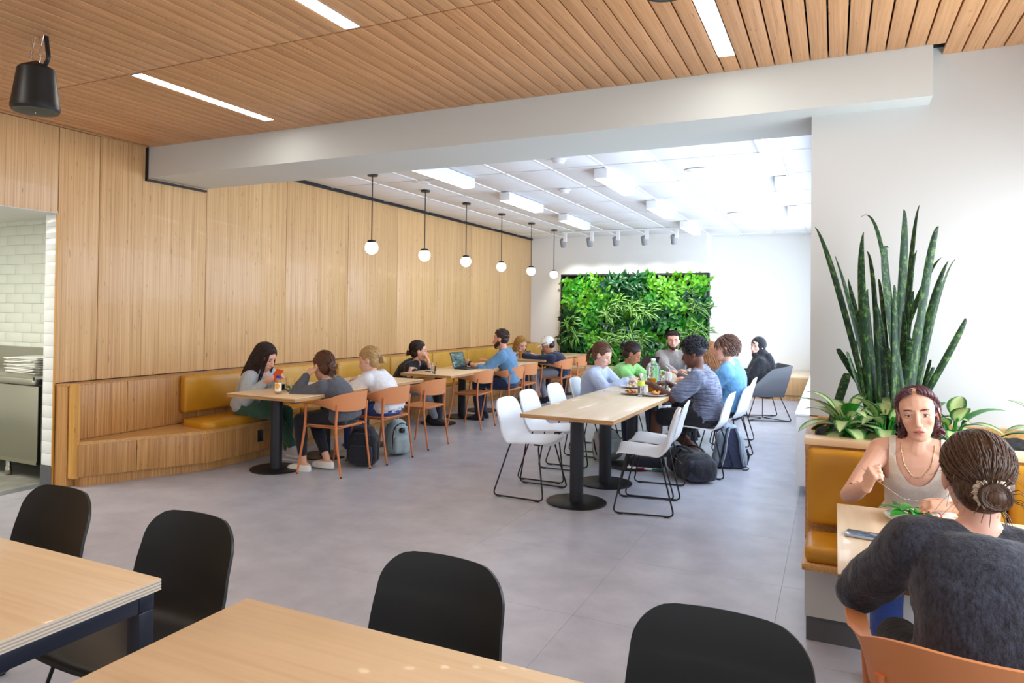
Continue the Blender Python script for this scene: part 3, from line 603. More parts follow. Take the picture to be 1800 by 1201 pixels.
# ---- orange metal armchair with wrap-around back (faces +Y)
def make_arm_chair(label):
    t = thing('armchair', label, 'chair')
    G = []
    for i in range(13):
        v = i/12; row = []
        for j in range(15):
            u = -1+2*j/14; y = -0.20+0.41*v; w = (0.205+0.025*v)*(1-0.16*max(0, (abs(2*v-1)-0.75)/0.25)**2)
            row.append(V((u*w, y, 0.452-0.012*(1-u*u)*math.sin(PI*min(1, v*1.1))+(-0.012*max(0, (v-0.85)/0.15)**2))))
        G.append(row)
    q = MB(); q.grid(G, 0.008); q.obj('seat', 'orange_plastic', t, 60)
    q = MB(); 
    for s in (-1, 1): q.tube([(s*0.20, 0.155, 0.440), (s*0.236, 0.16, 0.440)], 0.008, 8); q.tube([(s*0.19, -0.165, 0.440), (s*0.238, -0.17, 0.438)], 0.008, 8)
    q.tube(fillet([(-0.19, 0.16, 0.438), (-0.19, -0.165, 0.438), (0.19, -0.165, 0.438), (0.19, 0.16, 0.438)], 0.03, 4, True), 0.009, 8, closed=True); q.obj('seat_frame', 'orange_metal', t, 60)
    for s in (-1, 1):
        for nm, pts in (('leg', [(s*0.265, 0.235, 0.0), (s*0.250, 0.17, 0.40), (s*0.262, 0.145, 0.652)]), ('leg', [(s*0.225, -0.235, 0.0), (s*0.228, -0.175, 0.40), (s*0.226, -0.185, 0.655)])):
            q = MB(); P = bez(pts, 4); q.tube(P, [0.0095+0.0030*min(1, k/5) for k in range(len(P))], 10); lg = q.obj(nm, 'orange_metal', t, 60)
            q = MB(); q.tube([(pts[0][0], pts[0][1], 0), (pts[0][0], pts[0][1]+0.0, 0.012)], 0.0105, 10); q.obj('foot_cap', 'black_plastic', lg, 40)
    # back shell: sweeps from arm tip to arm tip
    G = []; n = 34
    for i in range(n+1):
        u = -1+2*i/n; a = abs(u); s = 1 if u > 0 else -1
        # plan curve
        if a < 0.72: th = (a/0.72)*1.20; x = 0.262*math.sin(th)/math.sin(1.20)*1.0; y = -0.255+0.13*(1-math.cos(th))/(1-math.cos(1.2))*1.0
        else: f = (a-0.72)/0.28; x = 0.262+0.022*f; y = -0.125+0.30*f
        x *= s; f2 = max(0.0, 1-(a/0.90)**3.2)
        zt = 0.662+0.100*f2**0.9; zb = 0.650-0.062*f2**1.0; lean = 0.02*f2
        # near the tips the blade turns flat into an armrest
        fl = max(0, min(1, (a-0.62)/0.25)); wd = 0.030*fl
        row = []
        nx, ny = (-s, 0) if a > 0.7 else (-x/0.262*0.9, 0.45)
        for k in range(7):
            v = k/6; z = zb+(zt-zb)*v; off = wd*(1-2*v); row.append(V((x+nx*off*0.9, y-lean*(v)+ny*off*0.4, z)))
        G.append(row)
    q = MB(); q.grid(G, 0.011); q.obj('backrest', 'orange_plastic', t, 60)
    return t
proto_o = make_arm_chair('')
orange = [((-4.21, 5.46), 90, 'orange armchair under the woman in the dark grey sweatshirt'), ((-4.15, 6.13), 88, 'orange armchair under the blond woman in the white hoodie'),
 ((-4.19, 6.97), 90, 'empty orange armchair just beyond the woman in the white hoodie'), ((-4.28, 8.43), 92, 'empty orange armchair at the middle table, nearer than the bearded man'),
 ((-4.17, 9.20), 90, 'orange armchair under the bearded man in the blue shirt'), ((-4.25, 9.92), 90, 'empty orange armchair right behind the bearded man'),
 ((-4.16, 11.27), 90, 'orange armchair under the man in the white cap'), ((-4.2, 12.2), 90, 'empty orange armchair farthest along the wall tables')]
for i, ((x, y), r_, lb) in enumerate(orange):
    if i == 0: o = proto_o; o.location = (x, y, 0); o.rotation_euler = (0, 0, math.radians(r_)); o['label'] = lb; o['group'] = 'orange armchairs'
    else: dup(proto_o, (x, y, 0), math.radians(r_), lb, 'orange armchairs')
dup(proto_o, (0.335, 2.17, 0), math.radians(-2), 'orange armchair in the right foreground under the woman in the dark sweatshirt', 'orange armchairs')
pw = make_shell_chair('white', '')
white = [((-2.29, 5.62), -92, 'empty white shell chair at the near left corner of the long table'), ((-2.36, 6.27), -90, 'empty white shell chair, second along the left side of the long table'),
 ((-2.36, 6.98), -91, 'empty white shell chair, third along the left side of the long table'), ((-2.40, 7.78), -90, 'white shell chair under the woman in the pale blue sweater'), ((-2.38, 8.78), -90, 'white shell chair under the woman in the green top'),
 ((-1.33, 5.63), 101, 'empty white shell chair at the near right corner of the long table'), ((-1.36, 6.17), 96, 'empty white shell chair just behind the near right one'),
 ((-1.11, 7.14), 88, 'white shell chair under the man in the grey striped shirt'), ((-1.03, 7.98), 82, 'white shell chair under the man in the blue shirt at the long table'), ((-1.08, 8.95), 90, 'white shell chair of the long-haired woman behind the man in stripes')]
for i, ((x, y), r_, lb) in enumerate(white):
    if i == 0: pw.location = (x, y, 0); pw.rotation_euler = (0, 0, math.radians(r_)); pw['label'] = lb; pw['group'] = 'white shell chairs'
    else: dup(pw, (x, y, 0), math.radians(r_), lb, 'white shell chairs')
pb = make_shell_chair('black', '')
for i, ((x, y), r_, lb) in enumerate([((-2.80, 1.61), 180, 'black shell chair farthest left in the foreground'), ((-2.04, 1.60), 181, 'second black shell chair from the left, behind the left table corner'), ((-1.045, 1.63), 179, 'black shell chair behind the middle of the front table'), ((-0.25, 1.61), 180, 'black shell chair lowest in the frame, nearest the booth')]):
    if i == 0: pb.location = (x, y, 0); pb.rotation_euler = (0, 0, math.radians(r_)); pb['label'] = lb; pb['group'] = 'black shell chairs'
    else: dup(pb, (x, y, 0), math.radians(r_), lb, 'black shell chairs')
# ---- grey tub lounge chair (faces +Y)
def make_lounge(label, loc, rz):
    t = thing('lounge_chair', label, 'chair', loc, rz, 'grey lounge chairs')
    G = []; n = 28
    for i in range(n+1):
        u = -1+2*i/n; a = abs(u); s = 1 if u > 0 else -1
        if a < 0.36: x = 0.30*a/0.36; y = -0.30
        else: f = (a-0.36)/0.64; x = 0.30+0.03*math.sin(f*PI/2); y = -0.30+0.60*f
        zt = 0.80 if a < 0.36 else 0.80-0.06*((a-0.36)/0.30) if a < 0.66 else 0.74-0.30*((a-0.66)/0.34)
        row = []
        for k in range(8):
            v = k/7; z = 0.34+(zt-0.34)*v; kx = 0.72+0.28*min(1, v*1.4)**0.6; row.append(V((x*s*kx, y*(0.72+0.34*v) if y < 0 else y*(0.86+0.14*v), z)))
        G.append(row)
    q = MB(); q.grid(G, 0.02); q.obj('tub_shell', 'grey_shell', t, 50)
    q = MB(); q.rbox((0, 0.02, 0.385), (0.46, 0.52, 0.09), 0.03, 3); q.obj('seat_pad', 'grey_shell', t, 60)
    for s in (-1, 1):
        pts = fillet([(s*0.19, 0.17, 0.36), (s*0.27, 0.30, 0.010), (s*0.30, -0.30, 0.010), (s*0.19, -0.17, 0.36)], 0.03, 4)
        q = MB(); q.tube(pts, 0.007, 8); q.obj('wire_leg', 'black_metal', t, 60)
    q = MB(); q.tube(fillet([(-0.27, 0.29, 0.010), (0.0, 0.02, 0.012), (0.27, 0.29, 0.010)], 0.03, 3), 0.006, 8); q.tube(fillet([(-0.30, -0.28, 0.010), (0.0, 0.0, 0.016), (0.30, -0.28, 0.010)], 0.03, 3), 0.006, 8)
    q.tube([(0.0, 0.01, 0.012), (0.0, 0.01, 0.36)], 0.006, 8); q.obj('cross_wire', 'black_metal', t, 60)
    return t
make_lounge('grey tub lounge chair under the woman in the black headscarf', (-0.93, 11.25, 0), math.radians(112))
make_lounge('grey tub lounge chair behind the smiling man in the grey shirt', (-2.17, 10.55, 0), math.radians(190))
st = thing('footstool', 'low black stool beside the grey tub lounge chair', 'stool', (-1.48, 11.3, 0))
q = MB(); q.rbox((0, 0, 0.36), (0.42, 0.42, 0.08), 0.03, 3); q.obj('seat_pad', 'black_plastic', st, 60)
for s in (-1, 1): q = MB(); q.tube(fillet([(s*0.18, 0.17, 0.33), (s*0.19, 0.19, 0.01), (s*0.19, -0.19, 0.01), (s*0.18, -0.17, 0.33)], 0.02, 3), 0.009, 8); q.obj('wire_leg', 'black_metal', st, 60)
# ================================================================ WINDOW BOOTH (right)
bb = thing('booth_bench', 'booth bench in the right foreground with a white base and wood ledge', 'bench', (0, 0, 0))
b = MB(); b.box(-0.120, 1.44, 3.70, 4.09, 0.115, 0.352); b.obj('white_base', 'column_paint', bb, 0)
b = MB(); b.box(-0.113, 1.44, 3.712, 4.09, 0.0, 0.115); b.obj('kick_plate', 'grey_base', bb, 0)
b = MB(); b.rbox((0.653, 3.855, 0.366), (1.566, 0.47, 0.030), 0.003, 1); b.obj('seat_board', 'bamboo_flat', bb, 30)
b = MB(); b.box(-0.130, 1.44, 4.02, 4.085, 0.352, 0.868); b.obj('back_board', 'bamboo_flat', bb, 0)
b = MB(); b.rbox((0.653, 4.055, 0.883), (1.576, 0.13, 0.034), 0.003, 1); b.obj('ledge', 'maple_x', bb, 30)
for k, (x0, x1) in enumerate(((-0.118, 0.70), (0.708, 1.43))):
    q = MB(); q.rbox((0, 0, 0), (x1-x0, 0.085, 0.375), 0.03, 4, puff=0.010); o = q.obj('back_cushion', 'leather', None, 60, loc=((x0+x1)/2, 3.975, 0.668)); tag(o, 'mustard leather back cushion of the window booth, %s' % ['behind the woman in the cream top', 'at the right frame edge', 'beyond the right frame edge'][k], 'cushion')
    q = MB(); q.rbox((0, 0, 0), (x1-x0+0.004, 0.31, 0.075), 0.03, 4, puff=0.008); o = q.obj('seat_cushion', 'leather', None, 60, loc=((x0+x1)/2, 3.79, 0.418)); tag(o, 'mustard leather seat cushion of the window booth, %s' % ['under the woman in the cream top', 'second from the open end', 'farthest from the open end'][k], 'cushion')
mat('soil', (34, 32, 34), rough=0.95)
pl = thing('planter', 'built-in planter of wood and white panels behind the booth bench', 'planter', (0, 0, 0))
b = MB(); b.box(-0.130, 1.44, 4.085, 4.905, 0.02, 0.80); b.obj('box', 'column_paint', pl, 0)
b = MB(); b.box(-0.134, -0.09, 4.12, 4.90, 0.80, 0.90); b.box(-0.134, 1.44, 4.86, 4.905, 0.80, 0.90); b.box(-0.134, 1.44, 4.086, 4.125, 0.80, 0.899); b.obj('rim', 'bamboo_flat', pl, 0)
b = MB()
G = [[V((-0.09+1.5*i/60, 4.125+0.74*j/18, 0.845+0.014*math.sin(i*1.7+j)*math.cos(j*2.3+i*.6)+0.01*random.random())) for j in range(19)] for i in range(61)]; b.grid([list(r) for r in G]); b.obj('soil', 'soil', pl, 0, kind='stuff')

# ================================================================ PEOPLE
def remesh(mb, voxel, smooth=3, name='m'):
    me = mb.mesh(name, 0); o = bpy.data.objects.new('tmp', me); C.objects.link(o)
    r = o.modifiers.new('r', 'REMESH'); r.mode = 'VOXEL'; r.voxel_size = voxel; r.adaptivity = 0
    if smooth: s = o.modifiers.new('s', 'SMOOTH'); s.factor = 0.5; s.iterations = smooth
    dg = bpy.context.evaluated_depsgraph_get(); dg.update()
    out = bpy.data.meshes.new_from_object(o.evaluated_get(dg), depsgraph=dg)
    bpy.data.objects.remove(o); bpy.data.meshes.remove(me); out.name = name
    out.polygons.foreach_set('use_smooth', [True]*len(out.polygons)); return out
def getco(me): a = np.empty(len(me.vertices)*3, np.float32); me.vertices.foreach_get('co', a); return a.reshape(-1, 3).astype(np.float64)
def getno(me): a = np.empty(len(me.vertices)*3, np.float32); me.vertices.foreach_get('normal', a); return a.reshape(-1, 3).astype(np.float64)
def setco(me, a): me.vertices.foreach_set('co', a.astype(np.float32).ravel()); me.update()
_dirs = rng.normal(size=(14, 3)); _dirs /= np.linalg.norm(_dirs, axis=1, keepdims=True); _ph = rng.uniform(0, 6.28, 14)
def pnoise(P, f, seed=0):
    P = P*f+seed*3.7; wp = P + 0.9*np.sin(P[:, [1, 2, 0]]*1.3+seed)
    s = np.zeros(len(P))
    for k in range(14): s += np.sin(wp@_dirs[k]*(0.7+0.16*k)*2+_ph[k]+seed*k)/(1+0.12*k)
    return s/6
def wrinkle(me, amp, f=14, seed=0):
    p = getco(me); n = getno(me); d = pnoise(p, f, seed); d2 = pnoise(p*np.array([1, 1, 0.55]), f*2.1, seed+5)
    ridge = 1-np.abs(d)*1.6; setco(me, p+n*((ridge*0.6+d2*0.4)*amp-amp*0.3)[:, None])
def delverts(me, mask):
    bm = bmesh.new(); bm.from_mesh(me); bm.verts.ensure_lookup_table()
    bmesh.ops.delete(bm, geom=[bm.verts[i] for i in np.nonzero(mask)[0]], context='VERTS'); bm.to_mesh(me); bm.free(); me.update()
    me.polygons.foreach_set('use_smooth', [True]*len(me.polygons))
def smooth_edge(me, it=8):
    bm = bmesh.new(); bm.from_mesh(me); E = [e for e in bm.edges if e.is_boundary]; nb = {}
    for e in E:
        a, b = e.verts; nb.setdefault(a, []).append(b); nb.setdefault(b, []).append(a)
    for _ in range(it):
        nw = {v: v.co*.4+sum((u.co for u in l), V((0, 0, 0)))/len(l)*.6 for v, l in nb.items()}
        for v, c in nw.items(): v.co = c
    bm.to_mesh(me); bm.free(); me.update()
def loft(mb, rings, n=20):
    """rings: (center, side axis, front axis, a, b); closed"""
    base = len(mb.v)
    for c, sx, fy, a, b in rings:
        for k in range(n):
            th = 2*PI*k/n; ca, sa = math.cos(th), math.sin(th); e = 0.85
            mb.v.append(tuple(c + sx*(a*math.copysign(abs(ca)**e, ca)) + fy*(b*math.copysign(abs(sa)**e, sa))))
    R = len(rings)
    for i in range(R-1):
        for k in range(n): mb.f.append((base+i*n+k, base+i*n+(k+1) % n, base+(i+1)*n+(k+1) % n, base+(i+1)*n+k)); mb.m.append(0)
    mb.f.append(tuple(base+k for k in range(n))[::-1]); mb.f.append(tuple(base+(R-1)*n+k for k in range(n))); mb.m += [0, 0]
def ik(S, W, a, b, pole):
    d = W-S; L = d.length
    if L > (a+b)*0.995: W = S+d*((a+b)*0.995/L); d = W-S; L = d.length
    x = (a*a-b*b+L*L)/(2*L); h = math.sqrt(max(0, a*a-x*x)); u = d/L; p = pole-u*pole.dot(u)
    p = p.normalized() if p.length > 1e-6 else u.orthogonal().normalized(); return S+u*x+p*h, W
def taper(mb, pts, rs, n=14, per=6):
    """smooth tapered tube through pts with radii rs"""
    P, R = [], []
    for i in range(len(pts)-1):
        for k in range(per): t = k/per; tt = t*t*(3-2*t); P.append(V(pts[i]).lerp(V(pts[i+1]), t)); R.append(rs[i]*(1-tt)+rs[i+1]*tt)
    P.append(V(pts[-1])); R.append(rs[-1]); mb.tube(P, R, n); mb.ell(P[0], (R[0],)*3, 12, 8); mb.ell(P[-1], (R[-1],)*3, 12, 8)
def hand(mb, W, d, nrm, side, curl=0.5, s=1.0, spread=0.12, thumb=0.5, grip=None):
    """palm from wrist W along d, palm faces nrm; side=+1 right hand / -1 left hand; thumb leaves the side"""
    d = d.normalized(); nrm = (nrm-d*nrm.dot(d)).normalized(); lat = d.cross(nrm)*side   # lat points to the thumb side
    L = 0.088*s; loft(mb, [(W-d*0.02*s, lat, nrm, 0.026*s, 0.019*s), (W+d*0.01*s, lat, nrm, 0.027*s, 0.018*s), (W+d*0.045*s, lat, nrm, 0.036*s, 0.016*s), (W+d*L*0.9, lat, nrm, 0.038*s, 0.013*s), (W+d*L, lat, nrm, 0.034*s, 0.010*s)], 14)
    lens = [0.070, 0.078, 0.073, 0.057]; offs = [0.029, 0.010, -0.010, -0.028]
    for i in range(4):
        c = curl if not isinstance(curl, (list, tuple)) else curl[i]
        p = W+d*(L*0.86-abs(i-1.2)*0.004*s)+lat*offs[i]*s; a = (1.2-i)*spread; dd = (d+lat*math.tan(a)*0.6).normalized(); ln = lens[i]*s; P = [p]; ang = 0
        for f, k in ((0.46, 0.75), (0.30, 1.0), (0.24, 0.7)):
            ang += c*k*1.35; P.append(P[-1]+(dd*math.cos(ang)+nrm*math.sin(ang))*ln*f)
        mb.tube(P, [0.0092*s, 0.0086*s, 0.0080*s, 0.0066*s], 10); mb.ell(P[-1], (0.0067*s,)*3, 8, 6)
        for q in P[:3]: mb.ell(q, (0.009*s,)*3, 8, 6)
    b = W+d*0.022*s+lat*0.024*s; t1 = b+(d*0.55+lat*(0.75-0.3*thumb)+nrm*0.35*thumb).normalized()*0.040*s
    t2 = t1+(d*0.85+lat*(0.25-0.55*thumb)+nrm*0.5*thumb).normalized()*0.030*s; t3 = t2+(d*0.85-lat*0.35*thumb+nrm*0.45*thumb).normalized()*0.024*s
    mb.tube([b, t1, t2, t3], [0.016*s, 0.0115*s, 0.0098*s, 0.0078*s], 10); mb.ell(t3, (0.008*s,)*3, 8, 6); mb.ell(t1, (0.0112*s,)*3, 8, 6)
def head_shells(mb, H, male=False, s=1.0):
    E = lambda c, r, n=18, m=12: mb.ell(c, r, n, m, M=H)
    E((0, -0.014, 0.030), (0.074, 0.094, 0.086)); w_ = 1.07 if male else 1.0; X_, Y_ = H.to_3x3() @ V((1, 0, 0)), H.to_3x3() @ V((0, 1, 0))
    loft(mb, [(H @ V((0, yc, z)), X_.normalized(), Y_.normalized(), a*w_*X_.length, b*X_.length) for z, yc, a, b in ((-0.113, .052, .014, .016), (-0.106, .047, .025, .030), (-0.094, .038, .036, .042), (-0.078, .029, .045, .051), (-0.058, .024, .0525, .056), (-0.036, .021, .0585, .058), (-0.014, .019, .063, .060), (0.010, .017, .066, .062), (0.034, .012, .0675, .066), (0.056, .006, .066, .066), (0.075, 0, .058, .058))], 28)
    E((0, 0.064, -0.097), (0.021 if male else 0.016, 0.017, 0.014))
    for k in (-1, 1):
        E((k*0.040, 0.052, -0.024), (0.020, 0.022, 0.020)); E((k*0.0765, -0.010, -0.008), (0.007, 0.017, 0.030), 12, 10); E((k*0.080, -0.017, 0.004), (0.005, 0.013, 0.018), 10, 8)
        E((k*0.0105, 0.0925, -0.0385), (0.0075, 0.009, 0.007), 10, 8); E((k*0.030, 0.062, 0.026), (0.022, 0.018, 0.010))
    pts = [H @ V(p) for p in ((0, 0.076, 0.020), (0, 0.086, 0.0), (0, 0.097, -0.022), (0, 0.100, -0.034))]; mb.tube(pts, [0.0075, 0.0085, 0.0105, 0.0115], 12)
    E((0, 0.101, -0.034), (0.0115, 0.0115, 0.0105), 12, 10)
    E((0, 0.078, -0.066), (0.028, 0.014, 0.018)); E((0, 0.0855, -0.0615), (0.021, 0.0085, 0.0052), 14, 8); E((0, 0.0845, -0.0705), (0.018, 0.0095, 0.0062), 14, 8)
def paint_body(me, Hi, skin, lip, brow, eyes=True, beard=None, fem=False, near=False):
    p = getco(me); h = (np.c_[p, np.ones(len(p))] @ np.array(Hi).T)[:, :3]; c = np.tile(np.array(srgb(*skin)[:3]), (len(p), 1))
    x, y, z = h.T; ax = np.abs(x); front = y > 0.045
    def blend(wt, col): nonlocal c; wt = np.clip(wt, 0, 1)[:, None]; c = c*(1-wt)+np.array(srgb(*col)[:3])*wt
    zc = -0.0655-0.004*(ax/0.022)**2*0; 
    blend(((1-(ax/0.026)**2-((z+0.0660)/(0.0105-0.006*(ax/0.026)))**2)*3)*(front & (y > 0.07)), lip)
    if near: blend((1-(ax/0.0235)**2-((z+0.0658)/0.0016)**2)*2*(y > 0.07), (96, 40, 40))
    bz = 0.0225+0.005*np.sin((ax-0.012)/0.036*2.4)
    blend((1-((ax-0.031)/0.021)**4-((z-bz)/(0.0036 if fem else 0.0048))**2)*2.0*front*(ax > 0.008)*(0.85 if near else 1), brow)
    if eyes: blend((1-((ax-0.031)/0.015)**2-((z-0.000)/0.0042)**2)*2.5*front, (44, 30, 26))
    blend(np.exp(-((ax-0.042)/0.018)**2-((z+0.030)/0.016)**2)*0.12*front, (214, 120, 104))
    blend(np.exp(-(ax/0.012)**2-((z+0.036)/0.010)**2)*0.12*front, (206, 116, 104))
    a = me.color_attributes.new('Col', 'FLOAT_COLOR', 'POINT'); a.data.foreach_set('color', np.c_[c, np.ones(len(c))].astype(np.float32).ravel())
def skin_mat():
    if 'skin' in MATS: return MATS['skin']
    m = mat('skin', rough=0.46, spec=0.4, sss=0.12); t = NT(m); at = t.n('ShaderNodeVertexColor', layer_name='Col'); n = t.noise(t.coords(), 60, 3)
    t.col(t.mix(n, at.outputs[0], t.mix(1.0, at.outputs[0], (0.90, 0.84, 0.82, 1), 'MULTIPLY'))); t.bump(t.noise(t.coords(), 500, 2), 0.0003, 0.15); return m
def hair_mat(name, lo, hi, rough=0.42, sc=160):
    m = mat(name, rough=rough, spec=0.4); t = NT(m); n = t.noise(t.coords((sc, sc, sc*0.25)), 1.0, 3, 0.7); t.col(t.ramp(n, [(0.32, lo), (0.68, hi)])); t.bump(n, 0.0015, 0.5); return m
def headmat(pos, yaw=0, pitch=0, roll=0):
    """yaw: + turns to local left (towards -X); pitch: + looks down"""
    return Matrix.Translation(V(pos)) @ Euler((0, 0, math.radians(yaw))).to_matrix().to_4x4() @ Euler((-math.radians(pitch), 0, 0)).to_matrix().to_4x4() @ Euler((0, math.radians(roll), 0)).to_matrix().to_4x4()
def strand(mb, pts, r, n=5): mb.tube(pts, [r*(0.55+0.45*math.sin(PI*min(1, (i+1.2)/(len(pts)+0.2)))) for i in range(len(pts))], n, cap=True)
def hair(H, par, style, mt, seed=1, near=1.0):
    R = random.Random(seed); q = MB(); E = lambda c, r, n=24, m=14: q.ell(c, r, n, m, M=H)
    cap = (V((0, -0.026, 0.040)), V((0.083, 0.099, 0.088)))
    if style == 'braids': cap = (V((0, -0.029, 0.036)), V((0.078, 0.094, 0.083)))
    if style in ('short', 'crop'): cap = (V((0, -0.024, 0.044)), V((0.080, 0.097, 0.084)))
    if style != 'afro':
        q.ell(cap[0], cap[1], 28, 16, M=H)
        if style != 'crop': q.ell((0, -0.05, -0.015), (0.070, 0.062, 0.075), 20, 12, M=H)
        else: q.ell((0, -0.045, 0.0), (0.070, 0.062, 0.066), 20, 12, M=H)
    def surf(az, el, off=0.0):     # az 0 = front, 180 = back
        a, e = math.radians(az), math.radians(el); d = V((math.sin(a)*math.cos(e), math.cos(a)*math.cos(e), math.sin(e)))
        return cap[0]+V((d.x*(cap[1].x+off), d.y*(cap[1].y+off), d.z*(cap[1].z+off)))
    def flow(s0, tgt, off, bow=0.02, n=7):
        pts = []
        for i in range(n):
            f = i/(n-1); p = s0.lerp(tgt, f); rel = p-cap[0]; k = math.sqrt((rel.x/cap[1].x)**2+(rel.y/cap[1].y)**2+(rel.z/cap[1].z)**2)
            if k < 1.0+off/0.09 and k > 1e-3: p = cap[0]+rel*((1.0+off/0.09)/k)
            pts.append(H @ p)
        return pts
    cnt = int(110*near); rr = 0.0042/near**0.5
    if style in ('bun', 'lowbun', 'ponytail', 'clawbun', 'braids'):
        K = {'bun': V((0, -0.120, 0.045)), 'lowbun': V((0, -0.112, -0.030)), 'ponytail': V((0, -0.118, 0.020)), 'clawbun': V((0, -0.108, -0.02)), 'braids': V((0, -0.10, -0.06))}[style]
        for i in range(cnt):
            az = R.uniform(-165, 165); el = R.uniform(18, 88) if abs(az) < 75 else R.uniform(-30, 80); s0 = surf(az, el)
            if s0.y > (0.030 if style == 'braids' else 0.052) and s0.z < (0.104 if style == 'braids' else 0.075): continue
            tg = K+V((R.uniform(-.014, .014), 0.01, R.uniform(-.014, .014)))
            if style == 'braids': tg = V((math.copysign(0.062, s0.x), -0.03, -0.055))
            strand(q, flow(s0, tg, R.uniform(0.001, 0.004)), rr*R.uniform(.7, 1.2))
    if style in ('bun', 'lowbun', 'clawbun'):
        br = {'bun': 0.038, 'lowbun': 0.034, 'clawbun': 0.040}[style]; K2 = K+V((0, -0.014, -0.004)); q.ell(K2, (br, br*0.85, br*0.9), 16, 12, M=H)
        for i in range(int(26*near)):
            a0 = R.uniform(0, 6.28); tl = R.uniform(-0.5, 0.5); rad = br*R.uniform(0.55, 1.08); pts = []
            for k in range(9): a = a0+k*0.55; pts.append(H @ (K2+V((rad*math.cos(a), -br*0.45*math.cos(tl+k*.2)-0.004, rad*math.sin(a)*0.92))))
            strand(q, pts, 0.0055/near**.4)
        for i in range(int(10*near)):
            a = R.uniform(0, 6.28); p = K2+V((br*math.cos(a), -0.01, br*math.sin(a))); strand(q, [H @ p, H @ (p+V((math.cos(a)*.018, -.012, math.sin(a)*.02))), H @ (p+V((math.cos(a)*.03, -.012, math.sin(a)*.03-.014)))], 0.0012)
    if style == 'clawbun':
        for i in range(int(26*near)):
            x = R.uniform(-.035, .035); strand(q, [H @ (K+V((x*.4, -.01, 0))), H @ (K+V((x*.8, -.03, -.03))), H @ (K+V((x*1.1, -.015, -.062))), H @ (K+V((x*1.2, .0, -.09+R.uniform(-.01, .012))))], .005)
    if style == 'ponytail':
        for i in range(int(60*near)):
            x = R.uniform(-1, 1); y = R.uniform(-1, 1); pts = []
            for k in range(8): f = k/7; pts.append(H @ (K+V((x*0.034*math.sin(PI*min(1, f+.15))+0.006*math.sin(f*9+i), -0.045*math.sin(min(1, f*1.2)*PI/2)-y*0.02*f+0.05*f*f, -0.15*f**1.3+0.012*math.sin(f*7+i*2)))))
            strand(q, pts, 0.0048)
    if style in ('long', 'wavy', 'longstraight'):
        wav = {'long': 0.004, 'wavy': 0.012, 'longstraight': 0.002}[style]; ln = {'long': 0.27, 'wavy': 0.22, 'longstraight': 0.26}[style]
        for i in range(int(190*near)):
            az = R.uniform(38 if style == 'long' else 58, 180)*R.choice((-1, 1)); s0 = surf(R.uniform(-30, 30) if R.random() < .3 else az*R.uniform(.3, 1), R.uniform(35, 88)); s1 = surf(az, R.uniform(-12, 12), 0.004)
            pts = flow(s0, s1, R.uniform(0.001, 0.006), n=5); dr = V((s1.x*0.25, (s1.y+0.02)*0.25, 0)); fwd = 0.045*max(0, 1-abs(az)/110)
            L = ln*R.uniform(.8, 1.05); ph = R.uniform(0, 6)
            for k in range(1, 8): f = k/7; pts.append(H @ (s1+dr*math.sin(f*2)*0.5+V((0, fwd*f, 0))+V((wav*math.sin(f*14+ph), wav*math.cos(f*12+ph), -L*f))))
            strand(q, pts, 0.0055)
    if style == 'braids':
        for s_ in (-1, 1):
            P = [V((s_*0.014, 0.052, 0.106)), V((s_*0.044, 0.044, 0.096)), V((s_*0.067, 0.016, 0.068)), V((s_*0.076, -0.026, 0.03)), V((s_*0.072, -0.055, -0.015)), V((s_*0.062, -0.058, -0.05)), V((s_*0.062, -0.044, -0.078)), V((s_*0.066, -0.03, -0.092))]
            B = bez(P, 7); 
            for j in range(3):
                pts = []
                for i, p in enumerate(B):
                    a = i*0.75+j*2.094; t_ = (B[min(i+1, len(B)-1)]-B[max(i-1, 0)]).normalized(); u_ = t_.orthogonal().normalized(); v_ = t_.cross(u_); pts.append(H @ (p+u_*math.cos(a)*0.0075+v_*math.sin(a)*0.0075*1.1))
                q.tube(pts, 0.0078, 8)
            for i in range(26):
                c0 = V((s_*0.070, -0.022, -0.090)); a0 = R.uniform(0, 6.28); rad = R.uniform(.008, .021); pts = [H @ (c0+V((rad*math.cos(a0+k*.6), rad*0.8*math.sin(a0+k*.6)-.004, rad*math.sin(a0*2+k*.5)))) for k in range(7)]; strand(q, pts, .0042)
            for i in range(8): x = R.uniform(-.006, .006); strand(q, [H @ V((s_*0.072+x, 0.045, 0.03)), H @ V((s_*0.080+x, 0.05, -0.01)), H @ V((s_*0.079+x, 0.045, -0.045+R.uniform(-.01, .01)))], .0011)
    if style in ('shaggy', 'short', 'crop'):
        N_ = {'shaggy': 260, 'short': 240, 'crop': 170}[style]; ln = {'shaggy': 0.075, 'short': 0.028, 'crop': 0.014}[style]
        for i in range(N_):
            az = R.uniform(-180, 180); el = R.uniform(15, 90) if abs(az) < 55 else R.uniform(-38 if style == 'shaggy' else -25, 85); s0 = surf(az, el)
            if s0.y > 0.058 and s0.z < 0.07: continue
            nrm = (s0-cap[0]).normalized(); dn = V((R.uniform(-.4, .4), (-0.55 if style == 'shaggy' else 0.35), -1.0 if style == 'shaggy' else 0.5)); dn = dn-nrm*dn.dot(nrm)*0.8; dn = dn.normalized()
            pts = [s0-nrm*.003, s0+nrm*ln*.15+dn*ln*.35, s0+nrm*ln*.22+dn*ln*.75, s0+nrm*ln*.15+dn*ln*1.1]; strand(q, [H @ p for p in pts], 0.006 if style == 'shaggy' else 0.005)
